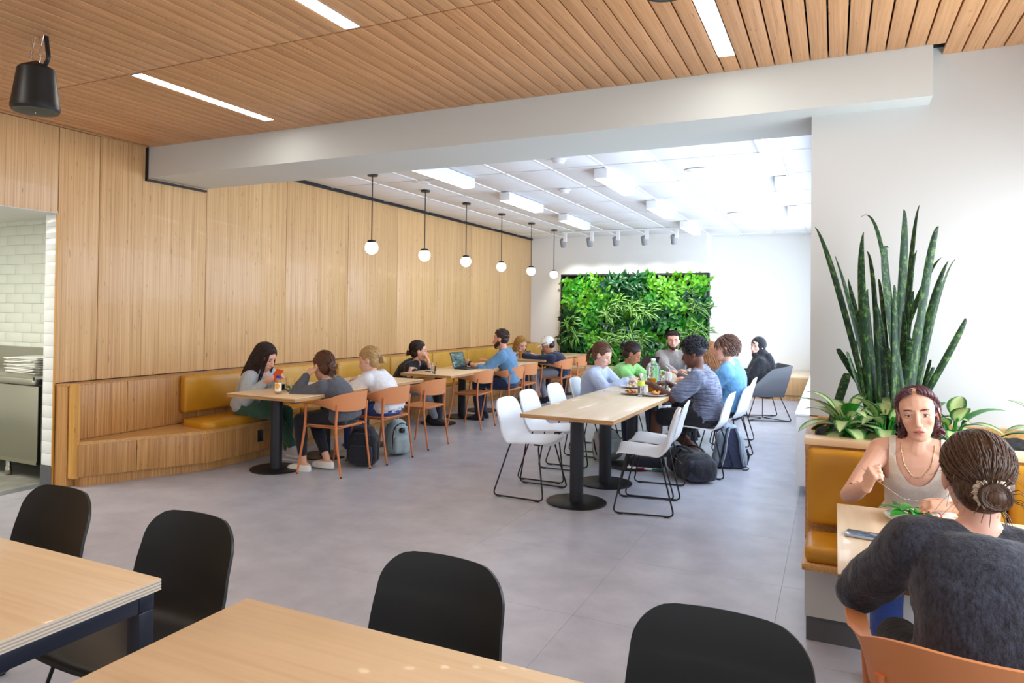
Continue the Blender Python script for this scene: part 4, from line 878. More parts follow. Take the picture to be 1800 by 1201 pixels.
    if style == 'afro':
        c0 = V((0, -0.018, 0.050)); rad = V((0.102, 0.113, 0.098)); q.ell(c0, rad*0.96, 24, 14, M=H)
        for i in range(420):
            a = R.uniform(0, 6.28); e = math.asin(R.uniform(-0.35, 1)); d = V((math.sin(a)*math.cos(e), math.cos(a)*math.cos(e), math.sin(e)))
            if d.y > 0.62 and d.z < 0.25: continue
            p = c0+V((d.x*rad.x, d.y*rad.y, d.z*rad.z)); u_ = d.orthogonal().normalized(); v_ = d.cross(u_); pts = []
            for k in range(7): an = k*1.15+i; pts.append(H @ (p+d*(0.003*k-0.006)+(u_*math.cos(an)+v_*math.sin(an))*0.0065))
            q.tube(pts, 0.0032, 5)
    return q.obj('hair', mt, par, 50)
TOPS = {}
def person(label, loc, rz, hip, head, hyaw=0, hpitch=0, hroll=0, wr=None, hw=None, hn=None, curl=(0.5, 0.5), elb=None, ank=None, knee_out=(0.0, 0.0), s=1.0, male=False,
           skin=(226, 176, 148), lip=(190, 100, 96), brow=(70, 48, 36), top=None, sleeve='long', topm='', hem=0.0, legsm='', legs='long', shoes='', shoe_style='shoe',
           hairstyle='short', hairm='', vox=0.0085, tvox=0.0115, loose=0.014, eyes=True, group=None, legs_vis=True, near=1.0, slouch=0.05, torso_yaw=0, thumb=(0.5, 0.5), wr_amp=0.010, extra=None):
    """local frame: +Y faces forward, origin on the floor under the hips. wr=(left wrist, right wrist), positions local"""
    T = thing('person', label, 'person', loc, math.radians(rz))
    hipc = V(hip); hs_ = 1.0 if near > 1.5 else 1.11; H = headmat(head, hyaw, hpitch, hroll) @ Matrix.Scale(hs_, 4); Hd = V(head)
    up = (H.to_3x3() @ V((0, 0, 1))); fw = (H.to_3x3() @ V((0, 1, 0)))
    skull = H @ V((0, -0.022, -0.060)); N = V(head)+V((0, -0.040, 0))-V((0, 0, 0.140*s*(1+(hs_-1)*.7)))-up*0.005   # base of the neck
    N = N.lerp(V((head[0]*0.8+hipc.x*0.2, N.y, N.z)), 0.5)
    ty = math.radians(torso_yaw); side = V((math.cos(ty), math.sin(ty), 0)); ax0 = V((1, 0, 0))
    spine = N-hipc; bk = V((0, -1, 0)); P = lambda f: hipc.lerp(N, f)+V((-math.sin(ty)*f, 0, 0))*0+bk*slouch*math.sin(PI*min(1, f*1.05))
    shw = (0.172 if male else 0.150)*s; G = 1.0*s
    def ring(f, a, b, dz=0):
        c = P(f); t_ = (P(min(1, f+.05))-P(max(0, f-.05))).normalized(); sx = ax0.lerp(side, min(1, f*1.2)); sx = (sx-t_*sx.dot(t_)).normalized(); return (c, sx, t_.cross(sx)*-1, a, b)
    hipw = (0.168 if male else 0.176)*s
    def torso(q, inf, f0=0.0, f1=1.0, neck=True):
        R_ = [(-0.16, hipw*0.80, 0.100), (-0.08, hipw*0.97, 0.122), (0.02, hipw, 0.124), (0.14, hipw*0.95, 0.115), (0.30, (0.142 if male else 0.128)*s, 0.100), (0.46, (0.150 if male else 0.128)*s, 0.102), (0.62, (0.164 if male else 0.140)*s, 0.112 if male else 0.112), (0.76, (0.172 if male else 0.146)*s, 0.108), (0.86, (0.166 if male else 0.140)*s, 0.090), (0.92, 0.128*s, 0.074), (0.965, 0.090*s, 0.062), (1.0, 0.062*s, 0.054)]
        loft(q, [ring(f, a+inf, b*s+inf) for f, a, b in R_ if f0 <= f <= f1], 26)
    sh = {}; el = {}; wrp = {}; SHF = 0.885
    for i, k in ((0, -1), (1, 1)):
        r0 = ring(SHF, 0, 0); sh[k] = r0[0]+r0[1]*k*shw
        W0 = V(wr[i]); e, w_ = ik(sh[k], W0, 0.285*s, 0.245*s, V(elb[i]) if elb else V((k*0.4, -0.5, -1.0))); el[k] = e; wrp[k] = w_
    kn = {}; an = {}; hj = {}
    for i, k in ((0, -1), (1, 1)):
        hj[k] = hipc+V((k*0.085*s, 0.01, -0.015)); A = V(ank[i]) if ank else V((k*0.11, 0.42, 0.085))
        kk, a_ = ik(hj[k], A, 0.42*s, 0.41*s, V((knee_out[i], 0.6, 1.0))); kn[k] = kk; an[k] = a_
    q = MB(); torso(q, 0.0)
    taper(q, [N-(skull-N).normalized()*0.03, N.lerp(skull, .5), skull], [0.064*s, 0.052*s if male else 0.046*s, 0.053*s if male else 0.048*s], 16)
    head_shells(q, H, male)
    for i, k in ((0, -1), (1, 1)):
        taper(q, [N+V((0, 0, -0.006)), sh[k]+V((0, 0, 0.012))], [0.050*s, 0.048*s]); m_ = 1.12 if male else 1.0
        taper(q, [sh[k], sh[k].lerp(el[k], .35), el[k]], [0.054*s*m_, 0.045*s*m_, 0.036*s*m_]); taper(q, [el[k], el[k].lerp(wrp[k], .28), wrp[k]], [0.036*s*m_, 0.038*s*m_, 0.0245*s*m_])
        hd = V(hw[i]) if hw and hw[i] else (wrp[k]-el[k]); hnv = V(hn[i]) if hn and hn[i] else V((0, 0, -1)); cu = curl[i]; hand(q, wrp[k], hd, hnv, k, cu, s*(1.06 if male else 0.98), thumb=thumb[i])
        if legs_vis:
            taper(q, [hj[k], hj[k].lerp(kn[k], .45), kn[k]], [0.092*s, 0.078*s, 0.056*s]); taper(q, [kn[k], kn[k].lerp(an[k], .3), an[k]], [0.054*s, 0.056*s, 0.036*s])
            fd = V((knee_out[i]*0.5, 1, 0)).normalized(); taper(q, [an[k]+V((0, 0, -0.035))-fd*0.035, an[k]+V((0, 0, -0.045))+fd*0.06, an[k]+V((0, 0, -0.060))+fd*0.135], [0.032*s, 0.033*s, 0.022*s])
        else: taper(q, [hj[k], hj[k].lerp(kn[k], .45), kn[k]], [0.092*s, 0.078*s, 0.056*s])
    me = remesh(q, vox, 3, 'body')
    p = getco(me); h = (np.c_[p, np.ones(len(p))] @ np.array(H.inverted()).T)[:, :3]; push = np.zeros(len(p))
    for k in (-1, 1):
        push += 0.0075*np.exp(-((h[:, 0]-k*0.031)/0.0145)**2-((h[:, 2]-0.0015)/0.010)**2)*(h[:, 1] > 0.04)
    d = np.array(H.to_3x3() @ V((0, -1, 0))); p += push[:, None]*d; setco(me, p)
    paint_body(me, H.inverted(), skin, lip, brow, eyes, fem=not male, near=near > 1.5)
    body = link('body', me, skin_mat(), T)
    # ---- top garment
    if top != 'none':
        q = MB(); torso(q, loose, -0.17+hem if hem else -0.09, 1.0 if top != 'tank' else 0.94)
        for i, k in ((0, -1), (1, 1)):
            if top == 'tank': taper(q, [N+V((k*0.028, -0.004, -0.012)), (N+V((0, 0, -.006))).lerp(sh[k]+V((0, 0, .010)), .80)], [0.056*s, 0.056*s])
            if top != 'tank':
                taper(q, [N+V((0, 0, -0.022))+V((k*0.035, 0, 0)), sh[k]+V((0, 0, 0.012))], [0.046*s+loose*.6, 0.050*s+loose*.7])
                c_ = {'long': 1.0, 'short': 0.0, 'roll': 0.25}[sleeve]; m_ = 1.12 if male else 1.0
                if c_ == 0: e2 = sh[k].lerp(el[k], 0.72); taper(q, [sh[k], sh[k].lerp(e2, .5), e2], [0.058*s*m_+loose*.8, 0.052*s*m_+loose*1.1, 0.047*s*m_+loose*1.4])
                else:
                    taper(q, [sh[k], sh[k].lerp(el[k], .5), el[k]], [0.058*s*m_+loose*.8, 0.049*s*m_+loose, 0.043*s*m_+loose*.9]); w2 = el[k].lerp(wrp[k], 0.95 if c_ == 1 else c_)
                    taper(q, [el[k], el[k].lerp(w2, .5), w2], [0.043*s*m_+loose*.9, 0.041*s*m_+loose*.9, 0.031*s*m_+loose*.5 if c_ == 1 else 0.044*s+loose])
        if extra and 'top' in extra: extra['top'](q, dict(N=N, sh=sh, el=el, H=H, P=P, ring=ring))
        if top == 'robe': 
            loft(q, [ring(f, a, b) for f, a, b in ((-0.28, .24, .2), (-0.1, .235, .19), (.1, .215, .165), (.3, .19, .15), (.5, .18, .14), (.7, .175, .13))], 26)
        me2 = remesh(q, tvox, 4, 'top'); wrinkle(me2, wr_amp, 13, len(label))
        if top == 'tank':
            p = getco(me2); C_ = P(0.86); rel = p-np.array(C_); t_ = (N-P(.6)).normalized(); hgt = rel@np.array(t_); x_ = rel[:, 0]; y_ = rel[:, 1]
            neckcut = (np.abs(x_) < 0.082) & (hgt > -0.100*(1-np.abs(x_/0.082)**2.0)*(y_ > 0)+0.018-(y_ <= 0)*0.03) ; arm = (np.abs(x_) > 0.112) & (hgt > -0.080); delverts(me2, neckcut | arm); smooth_edge(me2, 14)
        link('top', me2, topm, T)
    # ---- legs garment and shoes
    if legs_vis:
        q = MB(); torso(q, 0.010, -0.2, 0.16)
        for i, k in ((0, -1), (1, 1)):
            fr = {'long': 0.93, 'short': None, 'crop': 0.78}[legs]
            taper(q, [hj[k], hj[k].lerp(kn[k], .45), hj[k].lerp(kn[k], 0.98 if fr else 0.86)], [0.104*s, 0.092*s, 0.070*s if fr else 0.088*s])
            if fr: a2 = kn[k].lerp(an[k], fr); taper(q, [kn[k], kn[k].lerp(a2, .4), a2], [0.069*s, 0.066*s, 0.050*s])
        me3 = remesh(q, tvox, 4, 'trousers'); wrinkle(me3, 0.005, 12, 3+len(label)); link('trousers' if legs != 'short' else 'shorts', me3, legsm, T)
        for i, k in ((0, -1), (1, 1)):
            fd = V((knee_out[i]*0.5, 1, 0)).normalized(); sd = V((fd.y, -fd.x, 0)); A = an[k]; z0 = A.z-0.085; q = MB()
            loft(q, [(V((A.x, A.y, z0+z))-fd*0.0+fd*o, sd, fd, a, b) for z, o, a, b in ((0.0, 0.045, 0.042, 0.128), (0.02, 0.045, 0.045, 0.131), (0.038, 0.04, 0.044, 0.126), (0.058, 0.015, 0.040, 0.092), (0.085, -0.012, 0.038, 0.052), (0.10, -0.014, 0.037, 0.047))][: (6 if shoe_style != 'mule' else 4)], 24)
            sh_ = q.obj('shoe', shoes, T, 60); q = MB(); loft(q, [(V((A.x, A.y, z0+z))+fd*0.045, sd, fd, a, b) for z, a, b in ((-0.004, 0.044, 0.130), (0.014, 0.047, 0.134))], 24); q.obj('sole', 'sole_white' if shoe_style != 'dark' else 'black_plastic', sh_, 60)
    hr = hair(H, T, hairstyle, hairm, seed=len(label), near=near) if hairstyle != 'none' else None
    return T, dict(H=H, N=N, sh=sh, el=el, wr=wrp, P=P, ring=ring, body=body, hair=hr)
def torus_pts(c, ex, ey, r1, r2, n=20): return [V(c)+V(ex)*(r1*math.cos(2*PI*k/n))+V(ey)*(r2*math.sin(2*PI*k/n)) for k in range(n)]
def glasses(T, H, m='black_metal', r=0.0012):
    q = MB()
    for k in (-1, 1):
        q.tube([H @ p for p in torus_pts((k*0.032, 0.094, -0.001), (1, 0, 0), (0, 0, 1), 0.0235, 0.019)], r, 6, closed=True); q.tube([H @ V((k*0.055, 0.092, 0.004)), H @ V((k*0.077, 0.06, 0.006)), H @ V((k*0.081, -0.01, 0.006))], r, 6)
    q.tube([H @ V((-0.009, 0.096, 0.004)), H @ V((0, 0.103, 0.006)), H @ V((0.009, 0.096, 0.004))], r, 6); q.obj('glasses', m, T, 60)
def earring(T, H, k, m='chrome', r=0.006): q = MB(); q.tube([H @ p for p in torus_pts((k*0.083, -0.004, -0.046), (0, 1, 0), (0, 0, 1), r, r, 12)], 0.0012, 6, closed=True); q.obj('earring', m, T, 60)
def beard(T, H, mt, full=True):
    q = MB(); E = lambda c, r: q.ell(c, r, 16, 10, M=H)
    a = 0.004 if full else 0.0015
    for k in (-1, 1): E((k*0.046, 0.022, -0.052), (0.016+a, 0.034, 0.034)); E((k*0.034, 0.050, -0.074), (0.022, 0.028, 0.026)); E((k*0.016, 0.086, -0.050), (0.015, 0.0085, 0.0045)); E((k*0.062, 0.004, -0.028), (0.010, 0.018, 0.03))
    E((0, 0.062, -0.094), (0.030, 0.028, 0.026)); E((0, 0.074, -0.083), (0.024, 0.020, 0.013)); me = remesh(q, 0.006, 2, 'beard'); p = getco(me); wrinkle(me, 0.002, 60, 2); link('beard', me, mt, T)
# ---- fabrics and hair colours
fabric('f_greymarl', (176, 182, 186), amt=.12); fabric('f_green', (52, 92, 74)); fabric('f_charcoal', (84, 84, 92)); fabric('f_black', (24, 24, 30)); fabric('f_hoodie', (232, 232, 236), amt=.05); fabric('f_bluejean', (46, 74, 150)); fabric('f_denim', (26, 38, 70))
fabric('f_chambray', (96, 136, 170)); fabric('f_navy', (22, 28, 58)); fabric('f_greyplaid', (134, 138, 150)); fabric('f_paleblue', (178, 190, 216)); fabric('f_lime', (136, 200, 116)); fabric('f_shirtgrey', (150, 142, 138)); fabric('f_striped', (104, 110, 132), melange=(8, 8, 160))
fabric('f_skyblue', (98, 152, 194)); fabric('f_brown', (92, 72, 70)); fabric('f_hijab', (20, 21, 28)); fabric('f_cream', (214, 202, 184), amt=.05, bump=.15); fabric('f_inkblue', (44, 46, 58), melange=(120, 120, 40), amt=.2); fabric('f_lavender', (150, 110, 170))
mat('sole_white', (236, 236, 232), rough=0.6); fabric('f_sneaker', (196, 190, 194), amt=.08); fabric('f_whiteshoe', (238, 236, 228), amt=.04); fabric('f_darkshoe', (36, 34, 38))
hair_mat('h_dark', (26, 18, 16), (58, 38, 32)); hair_mat('h_brown', (52, 32, 22), (112, 70, 44)); hair_mat('h_blond', (150, 112, 66), (214, 178, 124)); hair_mat('h_goldwavy', (120, 82, 36), (206, 158, 84)); hair_mat('h_auburn', (70, 44, 34), (124, 84, 62)); hair_mat('h_black', (18, 17, 20), (46, 44, 54))
hair_mat('h_midbrown', (74, 50, 42), (132, 96, 80)); hair_mat('h_plum', (52, 28, 34), (108, 66, 74)); hair_mat('h_near', (40, 27, 22), (104, 74, 54), sc=220); hair_mat('h_beard', (38, 24, 20), (70, 46, 38)); hair_mat('h_chestnut', (108, 68, 40), (176, 124, 82))
def FR(o, *pts):   # world -> local points of a person standing at (x, y) with rotation rz
    (x, y), rz = o; M = (Matrix.Translation((x, y, 0)) @ Euler((0, 0, math.radians(rz))).to_matrix().to_4x4()).inverted(); return [M @ V(p) for p in pts]
# 1 girl on the bench, faces +X (looking at an orange phone)
o = ((-5.40, 5.54), -90); hd, lw, rw = FR(o, (-5.13, 5.50, 1.03), (-4.95, 5.47, 0.84), (-4.97, 5.30, 0.80))
T, P1 = person('woman in a pale grey sweatshirt and green trousers holding an orange phone on the bench', (*o[0], 0), o[1], (0, 0, 0.525), hd, hyaw=8, hpitch=28, wr=(lw, rw), hw=((0.1, 1, 0.35), (-0.3, 0.9, .3)), hn=((0.6, 0, -0.5), (-0.3, 0, 1)), curl=(0.45, 0.35), elb=((-0.4, -0.4, -1), (0.6, -.4, -1)),
    ank=((-0.10, 0.46, 0.085), (0.02, 0.62, 0.16)), knee_out=(-0.1, 0.2), s=0.96, skin=(232, 178, 154), topm='f_greymarl', legsm='f_green', shoes='f_sneaker', hairstyle='long', hairm='h_dark', loose=0.022, brow=(50, 34, 30))
# 2 woman in charcoal from behind, faces -X
o = ((-4.12, 5.46), 90); hd, lw, rw = FR(o, (-4.33, 5.40, 0.985), (-4.42, 5.28, 0.90), (-4.46, 5.56, 0.79))
T, P2 = person('woman in a dark grey sweatshirt seen from behind leaning on the nearest table', (*o[0], 0), o[1], (0, 0, 0.53), hd, hyaw=-14, hpitch=14, wr=(lw, rw), hw=((0.5, -0.25, .8), (-0.6, 0.8, 0)), hn=((1, -.3, -0.3), (0, 0, -1)), curl=(0.75, 0.4), elb=((-0.6, 0.5, -1), (0.5, 0.2, -1)),
    ank=((-0.14, 0.36, 0.085), (0.03, 0.22, 0.10)), knee_out=(-0.1, 0.1), s=0.95, topm='f_charcoal', legsm='f_black', legs='crop', shoes='f_whiteshoe', shoe_style='mule', hairstyle='clawbun', hairm='h_brown', loose=0.022, slouch=0.07)
# 3 blond woman in hoodie, faces -X
def hood(q, d):
    N = d['N']; q.tube(bez([N+V((-.09, .05, -.01)), N+V((-.095, -.06, .02)), N+V((0, -.125, .01)), N+V((.095, -.06, .02)), N+V((.09, .05, -.01))], 6), 0.040, 12); q.ell(N+V((0, -.12, -.04)), (.085, .05, .07), 16, 12)
o = ((-4.07, 6.14), 90); hd, lw, rw = FR(o, (-4.30, 6.10, 1.00), (-4.62, 5.98, 0.80), (-4.50, 6.22, 0.80))
T, P3 = person('blond woman in a white hoodie and blue trousers at the nearest table', (*o[0], 0), o[1], (0, 0, 0.53), hd, hyaw=18, hpitch=18, wr=(lw, rw), curl=(0.7, 0.6), elb=((-0.7, 0, -1), (0.6, 0, -1)), hw=((0.2, .8, .5), (-.5, .8, 0)),
    s=0.95, skin=(234, 186, 162), topm='f_hoodie', legsm='f_bluejean', shoes='f_whiteshoe', hairstyle='lowbun', hairm='h_blond', loose=0.026, extra={'top': hood}, slouch=.06)
# 4 woman in black on bench, hand at chin
o = ((-5.28, 8.22), -72); hd, lw, rw = FR(o, (-4.93, 8.14, 0.985), (-4.79, 8.13, 0.875), (-4.93, 7.93, 0.77))
T, P4 = person('woman in a black top with glasses resting her chin on her hand on the bench', (*o[0], 0), o[1], (0, 0, 0.52), hd, hyaw=12, hpitch=4, wr=(lw, rw), hw=((-0.1, -0.45, .8), (-1, 0.4, 0)), hn=((0.1, -1, -.4), (0, 0, -1)), curl=(0.9, 0.3), elb=((-0.3, 0.5, -1), (0.5, 0, -1)),
    s=0.93, skin=(230, 176, 150), topm='f_black', sleeve='roll', legsm='f_greyplaid', shoes='f_darkshoe', shoe_style='dark', hairstyle='lowbun', hairm='h_dark', loose=0.02, knee_out=(-.1, .3), ank=((-0.12, 0.42, 0.085), (0.1, 0.52, .085))); glasses(T, P4['H']); earring(T, P4['H'], 1)
# 5 bearded man at laptop, faces -X
def collar(q, d):
    N = d['N']; q.tube([N+V((.052*math.cos(a), .050*math.sin(a)+.006, .022+.010*math.sin(-a))) for a in [2*PI*k/16 for k in range(16)]], 0.014, 10, closed=True)
o = ((-4.06, 9.14), 98); hd, lw, rw = FR(o, (-4.17, 9.06, 1.135), (-4.52, 8.78, 0.80), (-4.45, 9.25, 0.80))
T, P5 = person('bearded man in a light blue shirt with a wristwatch working at a laptop', (*o[0], 0), o[1], (0, 0, 0.55), hd, hyaw=-4, hpitch=4, wr=(lw, rw), hw=((0.5, 1, .1), None), curl=(0.5, 0.5), hn=((.8, 0, -.4), None), elb=((-0.6, -0.1, -1), (0.5, 0, -1)), s=1.04, male=True, skin=(228, 164, 136),
    topm='f_chambray', sleeve='roll', legsm='f_denim', shoes='f_darkshoe', shoe_style='dark', hairstyle='crop', hairm='h_beard', brow=(44, 30, 26), extra={'top': collar}, slouch=.03, loose=.016); beard(T, P5['H'], 'h_beard')
q = MB(); w_, e_ = P5['wr'][-1], P5['el'][-1]; d_ = (w_-e_).normalized(); c_ = w_-d_*.02; q.tube([c_-d_*.012, c_+d_*.012], 0.032, 16); q.rbox((0, 0, 0), (.03, .034, .012), .004, 2, M=Matrix.Translation(c_+V((0, -.0, .032)))); q.obj('wristwatch', 'black_plastic', T, 40)
# 6 curly golden hair on the bench, far
o = ((-5.25, 11.45), -80); hd, lw, rw = FR(o, (-4.83, 11.35, 0.955), (-4.52, 11.25, 0.79), (-4.58, 11.05, 0.79))
person('woman with long wavy golden hair looking down at her phone at the farthest table', (*o[0], 0), o[1], (0, 0, 0.52), hd, hyaw=-42, hpitch=24, wr=(lw, rw), curl=(0.5, 0.5), elb=((-0.6, 0, -1), (0.6, 0, -1)), s=0.93, skin=(232, 182, 156), topm='f_paleblue', legsm='f_denim', shoes='f_darkshoe', shoe_style='dark', hairstyle='wavy', hairm='h_goldwavy', vox=.010, tvox=.014)
# 7 man in cap
o = ((-4.06, 11.25), 96); hd, lw, rw = FR(o, (-4.26, 11.13, 0.965), (-4.66, 11.0, 0.80), (-4.6, 11.25, 0.80))
T, P7 = person('man in a white cap and navy hoodie leaning over the farthest table', (*o[0], 0), o[1], (0, 0, 0.54), hd, hyaw=6, hpitch=22, wr=(lw, rw), curl=(0.5, 0.5), elb=((-0.6, 0, -1), (0.6, 0, -1)), s=1.0, male=True, skin=(196, 140, 108), topm='f_navy', legsm='f_greyplaid', shoes='f_darkshoe', hairstyle='crop', hairm='h_dark', extra={'top': hood}, slouch=.07, vox=.010, tvox=.013, loose=.022, ank=((-0.13, 0.40, 0.085), (0.12, 0.30, 0.085)))
H = P7['H']; q = MB(); q.ell((0, -0.016, 0.056), (0.092, 0.108, 0.082), 24, 14, M=H); cp = None
p_ = MB(); p_.grid([[H @ V((x*0.072*(1-0.25*v*v), 0.075+0.085*v*math.sqrt(max(0, 1-(x*.75)**2)), 0.052-0.012*v-0.018*x*x)) for x in [-1+2*i/10 for i in range(11)]] for v in [j/6 for j in range(7)]], 0.004)
cp = q.obj('cap', 'f_whiteshoe', T, 50); p_.obj('visor', 'f_whiteshoe', cp, 50); q = MB(); q.ell((0, 0, 0.112+.028), (.008, .008, .005), 10, 6, M=H); q.tube([H @ V((0.0925*math.cos(a), -0.016+0.1085*math.sin(a), 0.046)) for a in [PI*k/18+.0 for k in range(19)]], .004, 6); q.obj('band', 'f_navy', cp, 50)
# 8 pale blue sweater, faces +X
o = ((-2.43, 7.78), -90); hd, lw, rw = FR(o, (-2.30, 7.70, 1.05), (-1.98, 7.76, 0.80), (-1.99, 7.58, 0.80))
T, P8 = person('woman with a curly ponytail in a pale blue sweater looking down at the long table', (*o[0], 0), o[1], (0, 0, 0.53), hd, hyaw=-6, hpitch=26, wr=(lw, rw), hw=((0.25, 1, 0.1), (-0.25, 1, 0.1)), curl=(0.55, 0.55), elb=((-0.6, -.2, -1), (0.7, -.2, -1)), s=0.96, skin=(236, 188, 168), topm='f_paleblue', legsm='f_denim', shoes='f_whiteshoe', hairstyle='ponytail', hairm='h_auburn', loose=.024, slouch=.04); earring(T, P8['H'], 1)
# 9 green top
o = ((-2.42, 8.78), -86); hd, lw, rw = FR(o, (-2.20, 8.62, 1.025), (-1.86, 8.72, 0.81), (-1.93, 8.50, 0.81))
T, P9 = person('woman with a dark bun in a bright green top eating at the long table', (*o[0], 0), o[1], (0, 0, 0.53), hd, hyaw=4, hpitch=30, wr=(lw, rw), hw=((0.2, 1, 0), (-.2, 1, 0)), curl=(0.55, 0.4), elb=((-0.6, 0, -1), (0.7, 0, -1)), s=0.95, skin=(172, 116, 90), lip=(140, 74, 70), topm='f_lime', legsm='f_denim', shoes='f_whiteshoe', hairstyle='bun', hairm='h_dark', loose=.022, slouch=.06); earring(T, P9['H'], 1)
# 10 man in grey shirt facing the camera
o = ((-2.06, 10.42), 186); hd, lw, rw = FR(o, (-2.045, 10.28, 1.135), (-1.80, 10.0, 0.72), (-1.93, 9.95, 0.70))
T, P10 = person('smiling bearded man with glasses in a grey button shirt facing the camera', (*o[0], 0), o[1], (0, 0, 0.56), hd, hyaw=8, hpitch=0, wr=(rw, lw)[::-1], hw=((.6, 1, -.2), (-.6, 1, -.2)), curl=(0.5, 0.5), elb=((-0.9, 0, -.8), (0.9, 0, -.8)), s=1.02, male=True, skin=(222, 168, 144), topm='f_shirtgrey', legsm='f_denim', shoes='f_darkshoe', hairstyle='short', hairm='h_beard', extra={'top': collar}, loose=.016, ank=((-0.2, 0.45, 0.085), (0.0, 0.56, .36)), knee_out=(-.3, .9)); beard(T, P10['H'], 'h_beard', False); glasses(T, P10['H'])
# 11 man in grey striped tee, faces -X
o = ((-1.10, 7.14), 88); hd, lw, rw = FR(o, (-1.215, 7.08, 1.14), (-1.58, 6.92, 0.84), (-1.50, 7.25, 0.83))
T, P11 = person('man with short black curls in a grey striped t-shirt and dark shorts seen from behind', (*o[0], 0), o[1], (0, 0, 0.55), hd, hyaw=4, hpitch=14, wr=(lw, rw), hw=((.3, 1, .2), (-.2, 1, 0)), curl=(0.7, 0.6), elb=((-0.4, -.5, -1), (0.5, -.3, -1)), s=1.04, male=True, skin=(104, 66, 52), lip=(96, 52, 50), brow=(24, 20, 20), topm='f_striped', sleeve='short', legsm='f_black', legs='short', shoes='f_darkshoe', hairstyle='afro', hairm='h_black', ank=((-0.12, 0.46, 0.085), (0.16, 0.05, 0.085)), knee_out=(0, .1), loose=.022)
q = MB(); a_, k_ = P11['H'], 1; q.tube([P11['N']+V((.062*math.cos(a), .058*math.sin(a)+.008, .012)) for a in [2*PI*k/18 for k in range(18)]], .0022, 6, closed=True); q.obj('chain', 'bamboo_edge', T, 60)
# 12 long brown hair
o = ((-1.12, 8.93), 92); hd, lw, rw = FR(o, (-1.33, 8.72, 1.05), (-1.62, 8.45, 0.82), (-1.6, 8.9, 0.8))
person('woman with long straight chestnut hair in brown, half hidden behind the man in stripes', (*o[0], 0), o[1], (0, 0, 0.53), hd, hyaw=0, hpitch=20, wr=(lw, rw), curl=(0.6, 0.5), elb=((-0.6, 0, -1), (0.6, 0, -1)), s=0.98, skin=(208, 156, 130), topm='f_brown', legsm='f_denim', shoes='f_darkshoe', hairstyle='longstraight', hairm='h_chestnut', vox=.010, tvox=.013)
# 13 blue tee
o = ((-1.00, 7.98), 84); hd, lw, rw = FR(o, (-1.04, 7.90, 1.16), (-1.42, 7.92, 0.80), (-1.28, 8.22, 0.79))
person('man with shaggy brown hair in a sky blue t-shirt at the long table', (*o[0], 0), o[1], (0, 0, 0.55), hd, hyaw=8, hpitch=8, wr=(lw, rw), curl=(0.5, 0.5), elb=((-0.2, -.4, -1), (0.5, -.5, -1)), s=1.03, male=True, skin=(226, 170, 146), topm='f_skyblue', sleeve='short', legsm='f_black', shoes='f_darkshoe', hairstyle='shaggy', hairm='h_midbrown', loose=.022, hem=.02)
# 14 woman in black headscarf in the lounge chair
def scarf(q, d):
    H = d['H']; N = d['N']; q.ell((0, -0.026, 0.030), (0.092, 0.104, 0.104), 24, 14, M=H); q.ell((0, -0.01, -0.06), (0.078, 0.078, 0.07), 20, 12, M=H)
    q.tube(bez([N+V((-.09, .02, -.03)), N+V((-.075, .06, .03)), N+V((0, .075, .02)), N+V((.075, .06, .03)), N+V((.09, .02, -.03))], 5), .042, 12); q.ell(N+V((0, -.02, .04)), (.085, .085, .08), 18, 12)
    q.tube(bez([N+V((0, -.07, .03)), N+V((0, -.12, -.06)), N+V((0, -.15, -.18))], 5), .07, 12)
    X, Y = V((1, 0, 0)), V((0, 1, 0)); loft(q, [(N+V((0, .0, .07)), X, Y, .07, .075), (N+V((0, 0, .0)), X, Y, .13, .10), (N+V((0, 0, -.08)), X, Y, .195, .13), (N+V((0, .03, -.22)), X, Y, .225, .17), (N+V((0, .05, -.38)), X, Y, .235, .20), (N+V((0, .06, -.46)), X, Y, .22, .19)], 26)
o = ((-0.94, 11.25), 82); hd, lw, rw = FR(o, (-1.005, 11.16, 1.055), (-1.28, 11.05, 0.64), (-1.3, 11.2, 0.64))
T, P14 = person('smiling woman in a black headscarf and black robe in the grey lounge chair', (*o[0], 0), o[1], (0, 0, 0.50), hd, hyaw=58, hpitch=2, wr=(lw, rw), curl=(0.5, 0.5), elb=((-0.6, -.2, -1), (0.6, -.2, -1)), s=0.94, skin=(232, 190, 172), top='robe', topm='f_hijab', legsm='f_black', shoes='f_darkshoe', hairstyle='none', loose=.03, extra={'top': scarf}, tvox=.010, wr_amp=.009)
# 15 woman in the cream top, near, faces the camera
o = ((0.345, 3.83), 174); hd, lw, rw = FR(o, (0.330, 3.675, 1.095), (0.42, 3.30, 0.785), (0.122, 3.38, 0.815))
# seen from the front: her right arm (local +X) is at the left of the picture
T, P15 = person('woman in a sleeveless cream top with braided hair and a necklace holding a fork', (*o[0], 0), o[1], (0, 0, 0.54), hd, hyaw=-1, hpitch=3, hroll=7, wr=(lw, rw), hw=((0.95, 0.12, 0), (-0.25, 0.35, 0.75)), hn=((0, -0.3, -1), (-0.75, -0.5, -.1)), curl=(0.35, 1.05), elb=((-0.9, 0.3, -.7), (0.9, 0.2, -1.3)), thumb=(.3, 1.0),
    s=0.97, skin=(226, 178, 152), lip=(190, 104, 100), brow=(62, 38, 36), top='tank', topm='f_cream', legsm='f_bluejean', shoes='f_whiteshoe', hairstyle='braids', hairm='h_plum', vox=.0042, tvox=.0065, near=2.0, eyes=False, loose=.008, wr_amp=.003, slouch=.02, torso_yaw=0)
H = P15['H']
mat('eye_white', (226, 222, 218), rough=.15); mat('iris', (96, 116, 104), rough=.1); mat('pupil', (10, 8, 8), rough=.05); mat('lash', (30, 18, 18), rough=.6)
